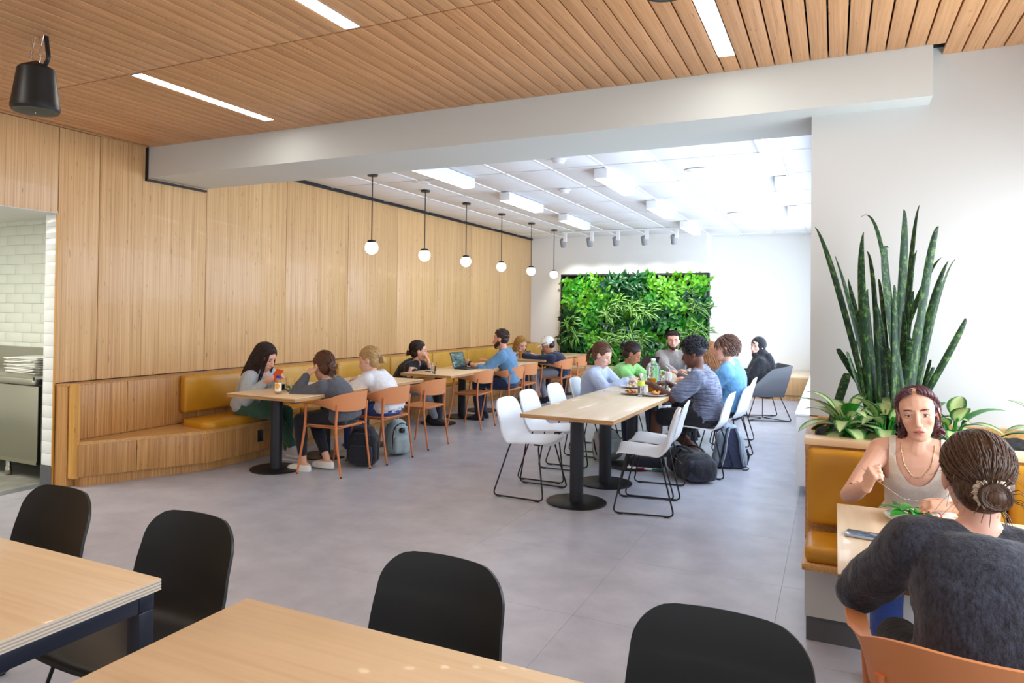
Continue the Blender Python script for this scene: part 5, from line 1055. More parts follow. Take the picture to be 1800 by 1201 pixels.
for k in (-1, 1):
    c = V((k*0.031, 0.0612, 0.0012)); q = MB(); q.ell(c, (0.0118, 0.0118, 0.0118), 20, 14, M=H); ey = q.obj('eye', 'eye_white', T, 60)
    q = MB(); M = H @ Matrix.Translation(c+V((0, 0.0098, 0))) @ Euler((-PI/2, 0, 0)).to_matrix().to_4x4(); q.lathe([(0.0056, 0.0), (0.0050, 0.0016), (0.0022, 0.0021)], 18, M=M); q.obj('iris', 'iris', ey, 60)
    q = MB(); q.lathe([(0.0023, 0.0012), (0.0022, 0.0023), (0, 0.0024)], 14, M=M); q.obj('pupil', 'pupil', ey, 60)
    q = MB(); A = [H @ (c+V((0.0150*math.cos(a)*1.0, 0.0125*math.sqrt(max(.15, 1-(math.cos(a)*.9)**2)), 0.0058*math.sin(a)+0.0002))) for a in [PI*i/14 for i in range(15)]]; q.tube(A, [0.0006+.0011*math.sin(PI*i/14) for i in range(15)], 6); q.obj('eyelashes', 'lash', T, 60)
    # upper and lower lids
    mat('lid', (214, 156, 136), rough=.5)
    for sg, zz in ((1, .0082), (-1, .0070)):
        q = MB(); A = [H @ (c+V((0.0165*math.cos(a), 0.0118*math.sqrt(max(.1, 1-(math.cos(a)*.92)**2)), sg*(zz*math.sin(a))+.0002))) for a in [PI*i/14 for i in range(15)]]; q.tube(A, [0.0009+.0014*math.sin(PI*i/14) for i in range(15)], 8); q.obj('eyelid', 'lid', T, 60)
earring(T, H, 1); earring(T, H, -1)
N = P15['N']; q = MB(); tre = None
def onbody(T_, body, pts, off):
    bm = bmesh.new(); bm.from_mesh(body.data); bv = BVHTree.FromBMesh(bm); bm.free(); out = []
    for p in pts:
        co, n, _, _ = bv.find_nearest(p); out.append(co+n*off)
    return out
ng = [N+V((0.062*math.cos(a)*1.1, 0.055+.055*math.sin(a)**1, 0.015-0.155*max(0, math.sin(a))**1.0)) for a in [PI*k/40 for k in range(41)]]
q.tube(onbody(T, P15['body'], ng, .002), 0.0016, 6)
for p in onbody(T, P15['body'], ng, .002)[::1]: q.ell(p, (.0025,)*3, 6, 4)
q.obj('necklace', 'necklace_metal' if 'necklace_metal' in MATS else mat('necklace_metal', (214, 190, 150), rough=.25, metal=.8), T, 60)
S_, E_ = P15['sh'][1], P15['el'][1]; q = MB(); ax_ = (E_-S_).normalized(); cc = S_.lerp(E_, .80); u_ = V((0, 1, 0)); v_ = ax_.cross(u_).normalized()
for lo in range(3):
    pts = [cc+V((0, .035, 0))+v_*(.024*math.cos(a)*(.8+.25*math.sin(3*a+lo)))+ax_*(.018*math.sin(a)+.012*(lo-1)) for a in [2*PI*k/26*0.85+lo for k in range(27)]]; q.tube(onbody(T, P15['body'], pts, .0003), .0011, 5)
q.obj('tattoo', 'lash', T, 60)
# fork held in the right hand
W = P15['wr'][1]
# 16 woman from behind, near right
o = ((0.335, 2.20), 6); hd, lw, rw = FR(o, (0.345, 2.345, 1.085), (0.20, 2.62, 0.785), (0.62, 2.62, 0.77))
T, P16 = person('woman in a dark heathered sweatshirt with a low bun and scrunchie seen from behind', (*o[0], 0), o[1], (0, 0, 0.54), hd, hyaw=3, hpitch=6, hroll=-2, wr=(lw, rw), hw=((0.9, .4, 0), (-.5, .8, 0)), curl=(0.3, 0.3), elb=((-1.0, -0.4, -.9), (0.8, -.1, -.8)), s=1.01, skin=(226, 174, 152), topm='f_inkblue', legsm='f_black', shoes='f_darkshoe',
    hairstyle='lowbun', hairm='h_near', vox=.007, tvox=.008, near=2.6, loose=.024, slouch=.05, wr_amp=.010, torso_yaw=4)
H = P16['H']; q = MB(); K = V((0, -0.118, -0.028)); P_ = [H @ (K+V((0.034*math.cos(a), 0.006, 0.034*math.sin(a)))) for a in [2*PI*k/40 for k in range(40)]]
q.tube(P_, [0.009+.0035*math.sin(k*2.6) for k in range(40)], 10, closed=True); q.obj('scrunchie', 'f_cream', T, 60)
q = MB(); R_ = random.Random(5)
for i in range(22):
    a = R_.uniform(-2.6, 2.6); p0 = V((.07*math.sin(a), -.05-.03*math.cos(a), R_.uniform(-.06, .02))); dd = V((R_.uniform(-1, 1)+math.sin(a), R_.uniform(-1, .2), R_.uniform(-1, .3))).normalized(); L_ = R_.uniform(.03, .07)
    q.tube([H @ p0, H @ (p0+dd*L_*.5), H @ (p0+dd*L_+V((0, 0, -.012)))], .0005, 4)
q.obj('flyaway_hair', 'h_chestnut', T, 60, kind='stuff')
# ================================================================ PLANTS
SNAKE = [((-0.101, 4.5, 2.025), (0.014, 4.5, 1.683), (0.188, 4.5, 0.85), 0.025),
 ((-0.0, 4.4, 1.85), (0.099, 4.4, 1.5), (0.228, 4.4, 0.85), 0.031),
 ((0.069, 4.58, 1.732), (0.125, 4.58, 1.45), (0.232, 4.58, 0.85), 0.027),
 ((0.139, 4.34, 1.971), (0.131, 4.34, 1.618), (0.153, 4.34, 0.85), 0.033),
 ((0.131, 4.5, 2.073), (0.243, 4.5, 1.825), (0.323, 4.5, 0.85), 0.019),
 ((0.155, 4.4, 1.873), (0.193, 4.4, 1.619), (0.205, 4.4, 0.85), 0.019),
 ((0.221, 4.58, 1.727), (0.244, 4.58, 1.526), (0.308, 4.58, 0.85), 0.022),
 ((0.255, 4.34, 1.883), (0.25, 4.34, 1.687), (0.381, 4.34, 0.85), 0.039),
 ((0.334, 4.5, 2.103), (0.337, 4.5, 1.788), (0.282, 4.5, 0.85), 0.04),
 ((0.4, 4.4, 2.109), (0.356, 4.4, 1.735), (0.329, 4.4, 0.85), 0.021),
 ((0.404, 4.58, 1.885), (0.359, 4.58, 1.552), (0.361, 4.58, 0.85), 0.029),
 ((0.479, 4.34, 1.989), (0.427, 4.34, 1.709), (0.346, 4.34, 0.85), 0.034),
 ((0.509, 4.5, 1.835), (0.383, 4.5, 1.563), (0.15, 4.5, 0.85), 0.026),
 ((0.529, 4.4, 1.813), (0.443, 4.4, 1.506), (0.352, 4.4, 0.85), 0.03),
 ((0.58, 4.58, 1.833), (0.492, 4.58, 1.541), (0.401, 4.58, 0.85), 0.024),
 ((0.593, 4.34, 1.514), (0.532, 4.34, 1.352), (0.311, 4.34, 0.85), 0.027),
 ((0.462, 4.5, 1.278), (0.444, 4.5, 1.213), (0.392, 4.5, 0.85), 0.016),
 ((0.459, 4.4, 1.233), (0.446, 4.4, 1.198), (0.363, 4.4, 0.85), 0.016),
 ((0.027, 4.58, 1.324), (0.071, 4.58, 1.239), (0.314, 4.58, 0.85), 0.032),
 ((0.111, 4.34, 1.384), (0.114, 4.34, 1.267), (0.154, 4.34, 0.85), 0.019),
 ((0.197, 4.5, 1.622), (0.229, 4.5, 1.358), (0.243, 4.5, 0.85), 0.053),
 ((0.161, 4.4, 1.666), (0.167, 4.4, 1.454), (0.211, 4.4, 0.85), 0.042),
 ((0.265, 4.58, 1.575), (0.307, 4.58, 1.406), (0.343, 4.58, 0.85), 0.027),
 ((0.262, 4.34, 1.348), (0.262, 4.34, 1.25), (0.321, 4.34, 0.85), 0.025),
 ((0.413, 4.5, 1.552), (0.394, 4.5, 1.364), (0.337, 4.5, 0.85), 0.042),
 ((0.345, 4.4, 1.435), (0.331, 4.4, 1.273), (0.245, 4.4, 0.85), 0.051),
 ((0.39, 4.58, 1.66), (0.359, 4.58, 1.455), (0.313, 4.58, 0.85), 0.031),
 ((0.067, 4.34, 1.312), (0.089, 4.34, 1.243), (0.191, 4.34, 0.85), 0.021),
 ((0.149, 4.5, 1.682), (0.158, 4.5, 1.416), (0.189, 4.5, 0.85), 0.029),
 ((0.325, 4.4, 1.55), (0.325, 4.4, 1.365), (0.3, 4.4, 0.85), 0.035),
 ((0.436, 4.58, 1.636), (0.426, 4.58, 1.433), (0.371, 4.58, 0.85), 0.024),
 ((0.28, 4.34, 1.687), (0.286, 4.34, 1.481), (0.277, 4.34, 0.85), 0.021),
 ((0.06, 4.5, 1.182), (0.049, 4.5, 1.145), (-0.14, 4.5, 0.85), 0.042)]
def leafmat(name, edge, mid, wid=0.55, rough=0.34, stripes=False, var=0.16):
    m = mat(name, rough=rough, spec=0.5); t = NT(m); tc = t.n('ShaderNodeUVMap'); sp = t.n('ShaderNodeSeparateXYZ'); t.l(tc.outputs[0], sp.inputs[0])
    a = t.n('ShaderNodeMath', operation='SUBTRACT'); t.l(sp.outputs[0], a.inputs[0]); a.inputs[1].default_value = 0.5
    b = t.n('ShaderNodeMath', operation='ABSOLUTE'); t.l(a.outputs[0], b.inputs[0])
    mp = t.n('ShaderNodeMapping'); mp.inputs['Scale'].default_value = (3, 26, 1) if not stripes else (1, 1, 1); t.l(tc.outputs[0], mp.inputs[0]); n = t.noise(mp.outputs[0], 1.6, 3, 0.6)
    c = t.n('ShaderNodeMath', operation='MULTIPLY_ADD'); t.l(n, c.inputs[0]); c.inputs[1].default_value = 0.55 if not stripes else 0.05; t.l(b.outputs[0], c.inputs[2])
    col = t.ramp(c.outputs[0], [(0.0, tuple(int(q*1.04) for q in mid)), (wid-0.05, mid), (wid+0.04, edge), (1.0, edge)])
    oi = t.n('ShaderNodeObjectInfo'); hs = t.n('ShaderNodeHueSaturation'); mr = t.n('ShaderNodeMapRange'); t.l(oi.outputs['Random'], mr.inputs[0]); mr.inputs[3].default_value = 1-var; mr.inputs[4].default_value = 1+var
    t.l(mr.outputs[0], hs.inputs['Value']); t.l(col, hs.inputs['Color']); t.col(hs.outputs[0])
    return m
leafmat('leaf_pale', (44, 104, 44), (176, 196, 134), 0.60); leafmat('leaf_plain', (46, 132, 40), (70, 160, 56), 0.1)
leafmat('lw_bright', (84, 152, 30), (128, 190, 56), 0.2, var=.2); leafmat('lw_mid', (48, 126, 30), (84, 164, 44), 0.15, var=.25); leafmat('lw_dark', (22, 74, 36), (44, 104, 50), 0.15, var=.25); leafmat('lw_stripe', (54, 118, 36), (166, 196, 100), 0.14, stripes=True)
m = mat('snake_leaf', rough=0.45, spec=0.35); t = NT(m); tc = t.n('ShaderNodeUVMap'); mp = t.n('ShaderNodeMapping'); mp.inputs['Scale'].default_value = (1.6, 20, 1); t.l(tc.outputs[0], mp.inputs[0])
oi = t.n('ShaderNodeObjectInfo'); ad = t.n('ShaderNodeVectorMath', operation='ADD'); t.l(mp.outputs[0], ad.inputs[0]); vm = t.n('ShaderNodeVectorMath', operation='SCALE'); vm.inputs[0].default_value = (9, 7, 3); t.l(oi.outputs['Random'], vm.inputs['Scale']); t.l(vm.outputs[0], ad.inputs[1])
n = t.noise(ad.outputs[0], 1.3, 5, 0.75); t.col(t.ramp(n, [(0.36, (20, 44, 28)), (0.52, (30, 62, 36)), (0.59, (78, 112, 52)), (0.72, (112, 146, 72))]))
def leafG(L, W, arch=0.8, fold=0.25, rows=9, cols=5, tip=1.2, start=0.0, twist=0.0, pitch=1.0, stem=0.0):
    """leaf from origin going along +Y and up, arching down"""
    G = []; y = z = 0.0; ang = pitch
    for i in range(rows):
        f = i/(rows-1); st = L/(rows-1)
        if i: ang = pitch-arch*f; y += math.cos(ang)*st; z += math.sin(ang)*st
        w = W*0.5*(math.sin(PI*min(1, (f*0.94+0.03))**0.8)**0.85)*(1-0.0*f) if f < 0.999 else 0.0006
        row = []
        for j in range(cols):
            u = -1+2*j/(cols-1); up = fold*abs(u)*w; a = twist*f; row.append(V((u*w*math.cos(a), y-math.sin(ang)*up, z+math.cos(ang)*up+u*w*math.sin(a))))
        G.append(row)
    return G
sp = thing('snake_plant', 'tall snake plant with upright banded leaves in the planter', 'plant', (0.28, 4.45, 0.855))
B0 = V((0.28, 4.45, 0.855))
for i, (tp, md, bs, wd) in enumerate(SNAKE):
    tp, md, bs = V(tp)-B0, V(md)-B0, V(bs)-B0; bs.z = -0.01; bs.y += 0.05*math.sin(i*2.2); bs.x = bs.x*0.75
    n = 16; P = [bs*(1-t)**2+(md*2-(bs+tp)*0.5)*2*t*(1-t)+tp*t*t for t in [k/(n-1) for k in range(n)]]; G = []; fc = math.sin(i*1.9)*0.7
    for k, p in enumerate(P):
        f = k/(n-1); w = wd*0.62*(0.75+0.25*math.sin(PI*min(1, f*1.3)))*(1 if f < 0.62 else max(0.02, 1-((f-0.62)/0.38)**1.7)); a = fc+0.5*math.sin(i)*f; ax = V((math.cos(a), math.sin(a), 0)); nx = V((-math.sin(a), math.cos(a), 0))
        G.append([p+ax*w*u+nx*(0.30*w*u*u) for u in (-1, -0.5, 0, 0.5, 1)])
    q = MB(); q.grid(G, 0.0028, uv=True); q.obj('leaf', 'snake_leaf', sp, 60)
def rosette(label, loc, specs, mats_=('leaf_pale',), name='chinese_evergreen'):
    T = thing(name, label, 'plant', loc)
    for i, (az, L, W, pitch, arch, h) in enumerate(specs):
        q = MB(); G = leafG(L, W, arch, 0.18, 11, 7, pitch=pitch); M = Matrix.Translation((0, 0, 0)) @ Euler((0, 0, math.radians(az))).to_matrix().to_4x4() @ Matrix.Translation((0, 0.02+0.18*h, h))
        q.grid([[M @ p for p in r] for r in G], 0.0012, uv=True); o = q.obj('leaf', mats_[i % len(mats_)] if not (i % 7 == 3) else 'leaf_plain', T, 60)
        q = MB(); q.tube([M @ V((0, -0.01-0.18*h, -h)), M @ V((0, -0.015-0.06*h, -h*.5)), M @ V((0, 0, 0.0)), M @ V((0, 0.02, 0.02))], 0.005, 6); q.obj('stem', 'leaf_plain', o, 60)
    return T
def rnd_specs(n, seed, L=(0.18, 0.27)):
    R = random.Random(seed); out = []
    for i in range(n):
        ring_ = i/n; out.append((i*137.5+R.uniform(-15, 15), R.uniform(*L)*(1 if ring_ < .8 else .8), R.uniform(0.078, 0.100), 0.10+1.15*ring_+R.uniform(-.1, .1), 1.2-0.4*ring_+R.uniform(0, .3), 0.05+0.11*ring_+R.uniform(0, .02)))
    return out
rosette('leafy plant with pale green variegated leaves spilling over the left end of the planter', (0.055, 4.245, 0.85), rnd_specs(20, 4))
rosette('variegated leafy plant in the planter just left of the woman in the cream top', (0.235, 4.26, 0.85), rnd_specs(16, 9))
rosette('variegated leafy plant showing to the right of the woman in the cream top', (0.53, 4.26, 0.85), rnd_specs(14, 12, (.16, .22)))
rosette('small variegated leafy plant behind the head of the woman in the cream top', (0.40, 4.36, 0.85), rnd_specs(12, 17, (.16, .22)))
rosette('variegated leafy plant in the planter beyond the right frame edge', (0.95, 4.35, 0.85), rnd_specs(12, 21, (.16, .22)))
# ---- living wall
lw = thing('living_wall', 'large green living wall densely planted with mixed foliage in a black frame', 'plant', (-3.69, 14.475, 0.45))
q = MB(); q.box(-1.49, 1.49, -0.10, 0.0, 0.0, 1.86); q.obj('backing', 'void_black', lw, 0)
q = MB(); q.box(-1.51, 1.51, -0.16, 0.005, 1.84, 1.875); q.box(1.478, 1.51, -0.16, 0.005, 0, 1.84); q.box(-1.51, -1.478, -0.16, 0.005, 0, 1.84); q.box(-1.51, 1.51, -0.16, 0.005, -0.015, 0.02); q.obj('frame', 'black_trim', lw, 0)
def clump(kind, seed):
    R = random.Random(seed); q = MB(); n = {'broad': 20, 'long': 26, 'dark': 18}[kind]
    for i in range(n):
        if kind == 'broad': L, W, ar, pt = R.uniform(.10, .17), R.uniform(.055, .085), R.uniform(.8, 1.7), R.uniform(.2, 1.2)
        elif kind == 'long': L, W, ar, pt = R.uniform(.22, .34), R.uniform(.024, .036), R.uniform(1.6, 2.5), R.uniform(.7, 1.35)
        else: L, W, ar, pt = R.uniform(.18, .26), R.uniform(.045, .062), R.uniform(.7, 1.5), R.uniform(.3, 1.2)
        G = leafG(L, W, ar, 0.22, 8, 3, pitch=pt); az = R.uniform(-180, 180)
        M = Matrix.Translation((R.uniform(-.09, .09), 0, R.uniform(-.09, .09))) @ Euler((math.radians(62), 0, 0)).to_matrix().to_4x4() @ Euler((0, 0, math.radians(az))).to_matrix().to_4x4()
        q.grid([[M @ p for p in r] for r in G], uv=True)
    return q.mesh('foliage_clump', 70)
CL = {(k, v): clump(k, 31*v+len(k)) for k in ('broad', 'long', 'dark') for v in range(4)}
for k, mt_ in (('broad', 'lw_bright'), ('long', 'lw_stripe'), ('dark', 'lw_dark')):
    for v in range(4): CL[(k, v)].materials.append(MATS[mt_])
CLM = {}
for v in range(4): c_ = CL[('broad', v)].copy(); c_.materials.clear(); c_.materials.append(MATS['lw_mid']); CLM[v] = c_
R = random.Random(77); NX, NZ = 16, 10
for i in range(NX):
    for j in range(NZ):
        x = -1.38+2.76*i/(NX-1)+R.uniform(-.06, .06); z = 0.10+1.62*j/(NZ-1)+R.uniform(-.05, .05); v = R.randrange(4)
        top_ = j >= NZ-2; r_ = R.random(); me = CLM[v]
        if (top_ and (i > 8 or i < 5)) or (j >= 6 and i <= 2) or (j in (1, 2) and 3 <= i <= 5): me = CL[('broad', v)] if r_ < .8 else CLM[v]
        elif (top_ and 5 <= i <= 8) or (i <= 1) or r_ < .25: me = CL[('dark', v)]
        elif r_ > .8: me = CL[('broad', v)]
        link('foliage_clump', me, None, lw, loc=(x, -0.11-R.uniform(0, .05), z), rot=(R.uniform(-.25, .25), R.uniform(-3.1, 3.1) if me.name.startswith('foliage') and me not in [CL[('long', k)] for k in range(4)] else 0, R.uniform(-.4, .4)))
for (x, z) in ((-.25, 1.25), (.05, 1.18), (-.45, 1.05), (.18, 1.02), (-.05, .62), (-.35, .55), (.2, .5), (.05, .40), (1.25, .55), (1.38, .75), (1.1, .60), (-1.3, .85), (-1.2, .6), (1.35, 1.2), (-.1, 1.68), (.1, 1.72), (-.3, 1.66), (1.05, .45), (-.5, .42), (.35, 1.1)):
    link('foliage_clump', CL[('long' if z < 1.6 else 'dark', R.randrange(4))], None, lw, loc=(x, -0.2, z), rot=(R.uniform(-.1, .1), R.uniform(-.3, .3), R.uniform(-.2, .2)))
# ================================================================ BAGS
fabric('bag_black', (30, 32, 42)); fabric('bag_mint', (172, 190, 194), amt=.06); fabric('bag_navy', (52, 58, 84)); fabric('bag_grey', (150, 162, 176)); fabric('bag_stone', (168, 170, 172)); mat('strap_black', (18, 18, 22), rough=.6)
mat('shoe_red', (190, 30, 44), rough=.5); mat('shoe_green', (20, 110, 92), rough=.5)
def backpack(label, loc, rz, w, d, h, body, pocket, tilt=0.0, strap='strap_black', roll=0.0):
    T = thing('backpack', label, 'bag', loc, rz); TM = Euler((tilt, roll, 0)).to_matrix().to_4x4()
    def part(name, shells, m, vox=.011, amp=.006, par=T):
        q = MB()
        for c, s_, r_ in shells: q.rbox(c, s_, r_, 4)
        me = remesh(q, vox, 5, name); wrinkle(me, amp, 16, len(label)); me.transform(TM); return link(name, me, m, par)
    part('body', [((0, 0, h*0.42), (w, d, h*0.80), .07), ((0, d*0.02, h*0.78), (w*0.80, d*0.80, h*0.40), .08)], body)
    part('front_pocket', [((0, -d*0.48, h*0.30), (w*0.78, d*0.35, h*0.46), .045)], pocket, amp=.004)
    part('upper_pocket', [((0, -d*0.44, h*0.70), (w*0.62, d*0.22, h*0.26), .035)], pocket, amp=.004)
    q = MB()
    for s in (-1, 1): q.tube([TM @ V(p) for p in bez([(s*w*.22, d*.45, h*.86), (s*w*.30, d*.70, h*.62), (s*w*.34, d*.66, h*.30), (s*w*.38, d*.45, h*.10)], 6)], .020, 8, flat=.35)
    q.obj('shoulder_strap', strap, T, 60)
    q = MB(); q.tube([TM @ V(p) for p in bez([(-w*.1, d*.2, h*.95), (-w*.08, d*.2, h*1.04), (w*.08, d*.2, h*1.04), (w*.1, d*.2, h*.95)], 5)], .008, 8); q.obj('handle', strap, T, 60)
    q = MB(); q.tube([TM @ V(p) for p in bez([(-w*.42, -d*.40, h*.2), (-w*.36, -d*.44, h*.72), (0, -d*.46, h*.90), (w*.36, -d*.44, h*.72), (w*.42, -d*.40, h*.2)], 6)], .005, 6); q.obj('zip', 'strap_black', T, 60)
    q = MB()
    for s in (-1, 1): q.tube([TM @ V(p) for p in [(s*w*.5, -d*.1, h*.15), (s*w*.525, -d*.12, h*.4), (s*w*.5, -d*.1, h*.62)]], .009, 6, flat=.5)
    q.obj('side_strap', strap, T, 60); return T
backpack('bulging black backpack on the floor below the woman in dark grey', (-4.13, 5.79, 0), math.radians(20), .30, .22, .40, 'bag_black', 'bag_black')
t = backpack('pale mint backpack with a black bottle cap under the blond woman chair', (-4.13, 6.40, 0), math.radians(60), .24, .20, .38, 'bag_mint', 'bag_mint', strap='bag_mint')
q = MB(); q.lathe([(.03, .0), (.032, .03), (.024, .045), (0, .05)], 16); o = q.obj('water_bottle', 'black_plastic', None, 40, loc=(-4.03, 6.33, .25)); tag(o, 'black bottle top sticking out of the pale mint backpack', 'bottle')
# duffel
T = thing('duffel_bag', 'shiny black duffel backpack lying on the floor beside the long table', 'bag', (-1.20, 6.84, 0.0), math.radians(-52))
q = MB(); q.rbox((0, 0, .135), (.54, .27, .26), .10, 4); q.rbox((.12, 0, .12), (.36, .30, .22), .09, 4); me = remesh(q, .012, 5, 'body'); wrinkle(me, .007, 15, 3); link('body', me, 'bag_black', T)
q = MB(); q.rbox((.235, 0, .115), (.10, .275, .20), .05, 4); me = remesh(q, .012, 4, 'end_panel'); link('end_panel', me, 'bag_navy', T)
q = MB(); q.tube(bez([(-.22, -.02, .25), (-.05, -.07, .285), (.12, -.06, .275), (.27, -.02, .20)], 6), .016, 8, flat=.4); q.tube(bez([(-.22, .05, .24), (-.05, .06, .285), (.12, .06, .275), (.27, .04, .20)], 6), .016, 8, flat=.4); q.obj('shoulder_strap', 'strap_black', T, 60)
q = MB(); q.tube(bez([(-.05, -.145, .06), (-.03, -.150, .16), (0, -.09, .27)], 6), .014, 8, flat=.35); q.obj('compression_strap', 'strap_black', T, 60); q = MB(); q.tube(bez([(-.24, -.06, .26), (-.28, 0, .30), (-.24, .06, .26)], 5), .008, 8); q.obj('handle', 'strap_black', T, 60)
q = MB(); q.tube(bez([(-.2, -.13, .16), (0, -.15, .19), (.2, -.14, .14)], 6), .004, 6); q.obj('zip', 'chrome', T, 60)
# grey-blue backpack seen from its strap side
T = thing('backpack', 'navy and pale grey backpack standing upright right of the duffel bag', 'bag', (-0.93, 7.50, 0), math.radians(22))
q = MB(); q.rbox((0, 0, .18), (.33, .17, .36), .06, 4); q.rbox((0, .02, .34), (.24, .14, .18), .06, 4); me = remesh(q, .011, 6, 'body'); wrinkle(me, .006, 14, 9)
p = getco(me); f_ = 1-np.clip((p[:, 2]-.1)/.34, 0, 1)*.42; p[:, 0] *= f_; setco(me, p); link('body', me, 'bag_grey', T)
q = MB(); P_ = [(-.135, .02), (-.055, .40), (.055, .40), (.135, .02)]
q.v += [(x*.98, y, z) for y in (-.098, -.082) for x, z in P_]; q.f += [(0, 3, 2, 1), (4, 5, 6, 7), (0, 1, 5, 4), (1, 2, 6, 5), (2, 3, 7, 6), (3, 0, 4, 7)]; q.m += [0]*6; q.obj('back_pad', 'bag_navy', T, 0)
for s in (-1, 1): q = MB(); q.tube(bez([(s*.03, -.10, .41), (s*.062, -.125, .30), (s*.075, -.13, .18), (s*.105, -.11, .04)], 6), [.026]*19, 8, flat=.45); q.obj('shoulder_strap', 'bag_grey', T, 60)
q = MB(); q.tube(bez([(-.04, 0, .42), (-.03, 0, .49), (.03, 0, .49), (.04, 0, .42)], 5), .005, 8); q.obj('handle', 'strap_black', T, 60)
q = MB(); q.tube(bez([(.10, -.11, .05), (.15, -.12, .02), (.12, -.16, .012), (.08, -.18, .012)], 6), .007, 6, flat=.5); q.tube(bez([(.165, .0, .03), (.18, -.02, .12), (.165, .0, .18)], 5), .012, 8); q.obj('buckle_strap', 'strap_black', T, 60)
backpack('pale grey backpack lying under the long table', (-2.05, 7.15, 0.02), math.radians(40), .28, .22, .34, 'bag_stone', 'bag_mint', tilt=-0.5)
# striped sneaker-like bag under the table
T = thing('sport_bag', 'dark bag with a cream trim striped red and green under the near white chairs', 'bag', (-1.63, 6.98, 0), math.radians(8))
q = MB(); q.rbox((0, 0, .075), (.34, .16, .11), .045, 4); me = remesh(q, .010, 4, 'body'); wrinkle(me, .006, 18, 2); link('body', me, 'bag_black', T)
q = MB(); q.rbox((0, 0, .022), (.36, .175, .022), .008, 2); q.obj('trim', 'sole_white', T, 40)
q = MB(); q.rbox((-.05, -.0875, .024), (.07, .006, .018), .002, 1); q.obj('red_stripe', 'shoe_red', T, 30); q = MB(); q.rbox((.10, -.0875, .024), (.09, .006, .018), .002, 1); q.obj('green_stripe', 'shoe_green', T, 30)
# ================================================================ TABLEWARE
Z = 0.741
def tumbler(label, x, y, r=.036, h=.135, fill=0, fm='water', name='drinking_glass', z=Z):
    T = thing(name, label, 'glass', (x, y, z)); q = MB(); q.lathe([(0, .0), (r*.80, 0), (r*.84, .01), (r, h), (r-.003, h), (r*.80, .010), (0, .010)], 24); q.obj('glass', 'glass', T, 50)
    if fill: q = MB(); q.lathe([(0, .0105), (r*.79, .0105), (r*.79+(r*.17)*fill, h*fill), (0, h*fill)], 24); q.obj('drink', fm, T, 50)
    return T
def plate(label, x, y, r=.12, m='ceramic', z=Z, food=None, seed=1, cat='plate'):
    T = thing('plate', label, cat, (x, y, z)); q = MB(); q.lathe([(0, .0), (r*.55, 0), (r*.62, .004), (r, .016), (r, .019), (r*.62, .008), (0, .006)], 32); q.obj('dish', m, T, 50)
    R = random.Random(seed)
    for k, (nm, cols_, n, sz) in enumerate(food or []):
        q = MB()
        for i in range(n):
            a = R.uniform(0, 6.28); rr = r*.55*math.sqrt(R.random()); M = Matrix.Translation((rr*math.cos(a), rr*math.sin(a), .014+R.uniform(0, .022))) @ Euler((R.uniform(-.5, .5), R.uniform(-.5, .5), R.uniform(0, 6))).to_matrix().to_4x4()
            q.ell((0, 0, 0), (sz*R.uniform(.7, 1.2), sz*R.uniform(.35, .6), sz*R.uniform(.25, .5)), 8, 6, M=M)
        q.obj(nm, cols_, T, 60, kind='stuff')
    return T
mat('food_gold', (222, 160, 84), rough=.6); mat('food_brown', (150, 84, 44), rough=.6); mat('food_orange', (232, 126, 50), rough=.5); mat('food_cream', (240, 222, 178), rough=.6); mat('food_green', (60, 116, 40), rough=.4); mat('food_red', (196, 66, 50), rough=.4)
def bottle(label, x, y, prof, liquid, cap, body='clear_plastic', fill=.8, z=Z, lab=None, name='bottle'):
    T = thing(name, label, 'bottle', (x, y, z)); q = MB(); q.lathe(prof, 24); q.obj('body', body, T, 50); hmax = prof[-1][1]*fill
    if liquid: q = MB(); pr_ = [(max(0, r-.0025), z_+.002) for r, z_ in prof if z_ < hmax]; q.lathe([(0, .002)]+pr_[1:]+[(pr_[-1][0], hmax), (0, hmax)], 20); q.obj('liquid', liquid, T, 50)
    q = MB(); zt = prof[-1][1]; rc = prof[-1][0]+.004; q.lathe([(rc, zt-.016), (rc, zt+.004), (rc*.8, zt+.006), (0, zt+.006)], 18); q.obj('cap', cap, T, 40)
    if lab: q = MB(); r_ = max(r for r, _ in prof)+.0006; q.lathe([(r_, lab[0]), (r_, lab[1])], 24); q.obj('label_band', lab[2], T, 50)
    return T
mat('cap_blue', (30, 40, 160), rough=.4); mat('cap_white', (240, 240, 240), rough=.4)
m = mat('juice_label', (244, 240, 228), rough=.4); t = NT(m); tc = t.n('ShaderNodeTexCoord'); mp = t.n('ShaderNodeMapping'); mp.inputs['Location'].default_value = (-.012, .032, -.075); t.l(tc.outputs['Object'], mp.inputs[0]); gr = t.n('ShaderNodeTexGradient', gradient_type='SPHERICAL'); mp.inputs['Scale'].default_value = (1, 1, 1)
ml = t.n('ShaderNodeVectorMath', operation='SCALE'); ml.inputs['Scale'].default_value = 42; t.l(mp.outputs[0], ml.inputs[0]); t.l(ml.outputs[0], gr.inputs[0]); t.col(t.ramp(gr.outputs[0], [(0.0, (244, 240, 228)), (.06, (230, 110, 30)), (.35, (248, 186, 30))]))
bottle('small orange juice bottle with a blue cap on the nearest table', -4.565, 5.06, [(.026, 0), (.030, .006), (.030, .10), (.026, .122), (.015, .140), (.015, .162)], 'orange_juice', 'cap_blue', lab=(.026, .104, 'juice_label'))
tumbler('empty clear tumbler right of the juice bottle', -4.56, 5.215, .040, .135)
tumbler('small glass of dark drink behind the tumbler on the nearest table', -4.70, 5.26, .032, .11, .6, 'cola')
plate('plate of salad in front of the woman in grey on the nearest table', -4.74, 5.42, .12, 'ceramic', food=[('salad', 'food_green', 10, .022), ('bread', 'food_cream', 8, .025)], seed=3)
plate('small white plate with orange food at the elbow of the woman in dark grey', -4.50, 5.40, .085, 'ceramic', food=[('carrots', 'food_orange', 7, .016)], seed=4)
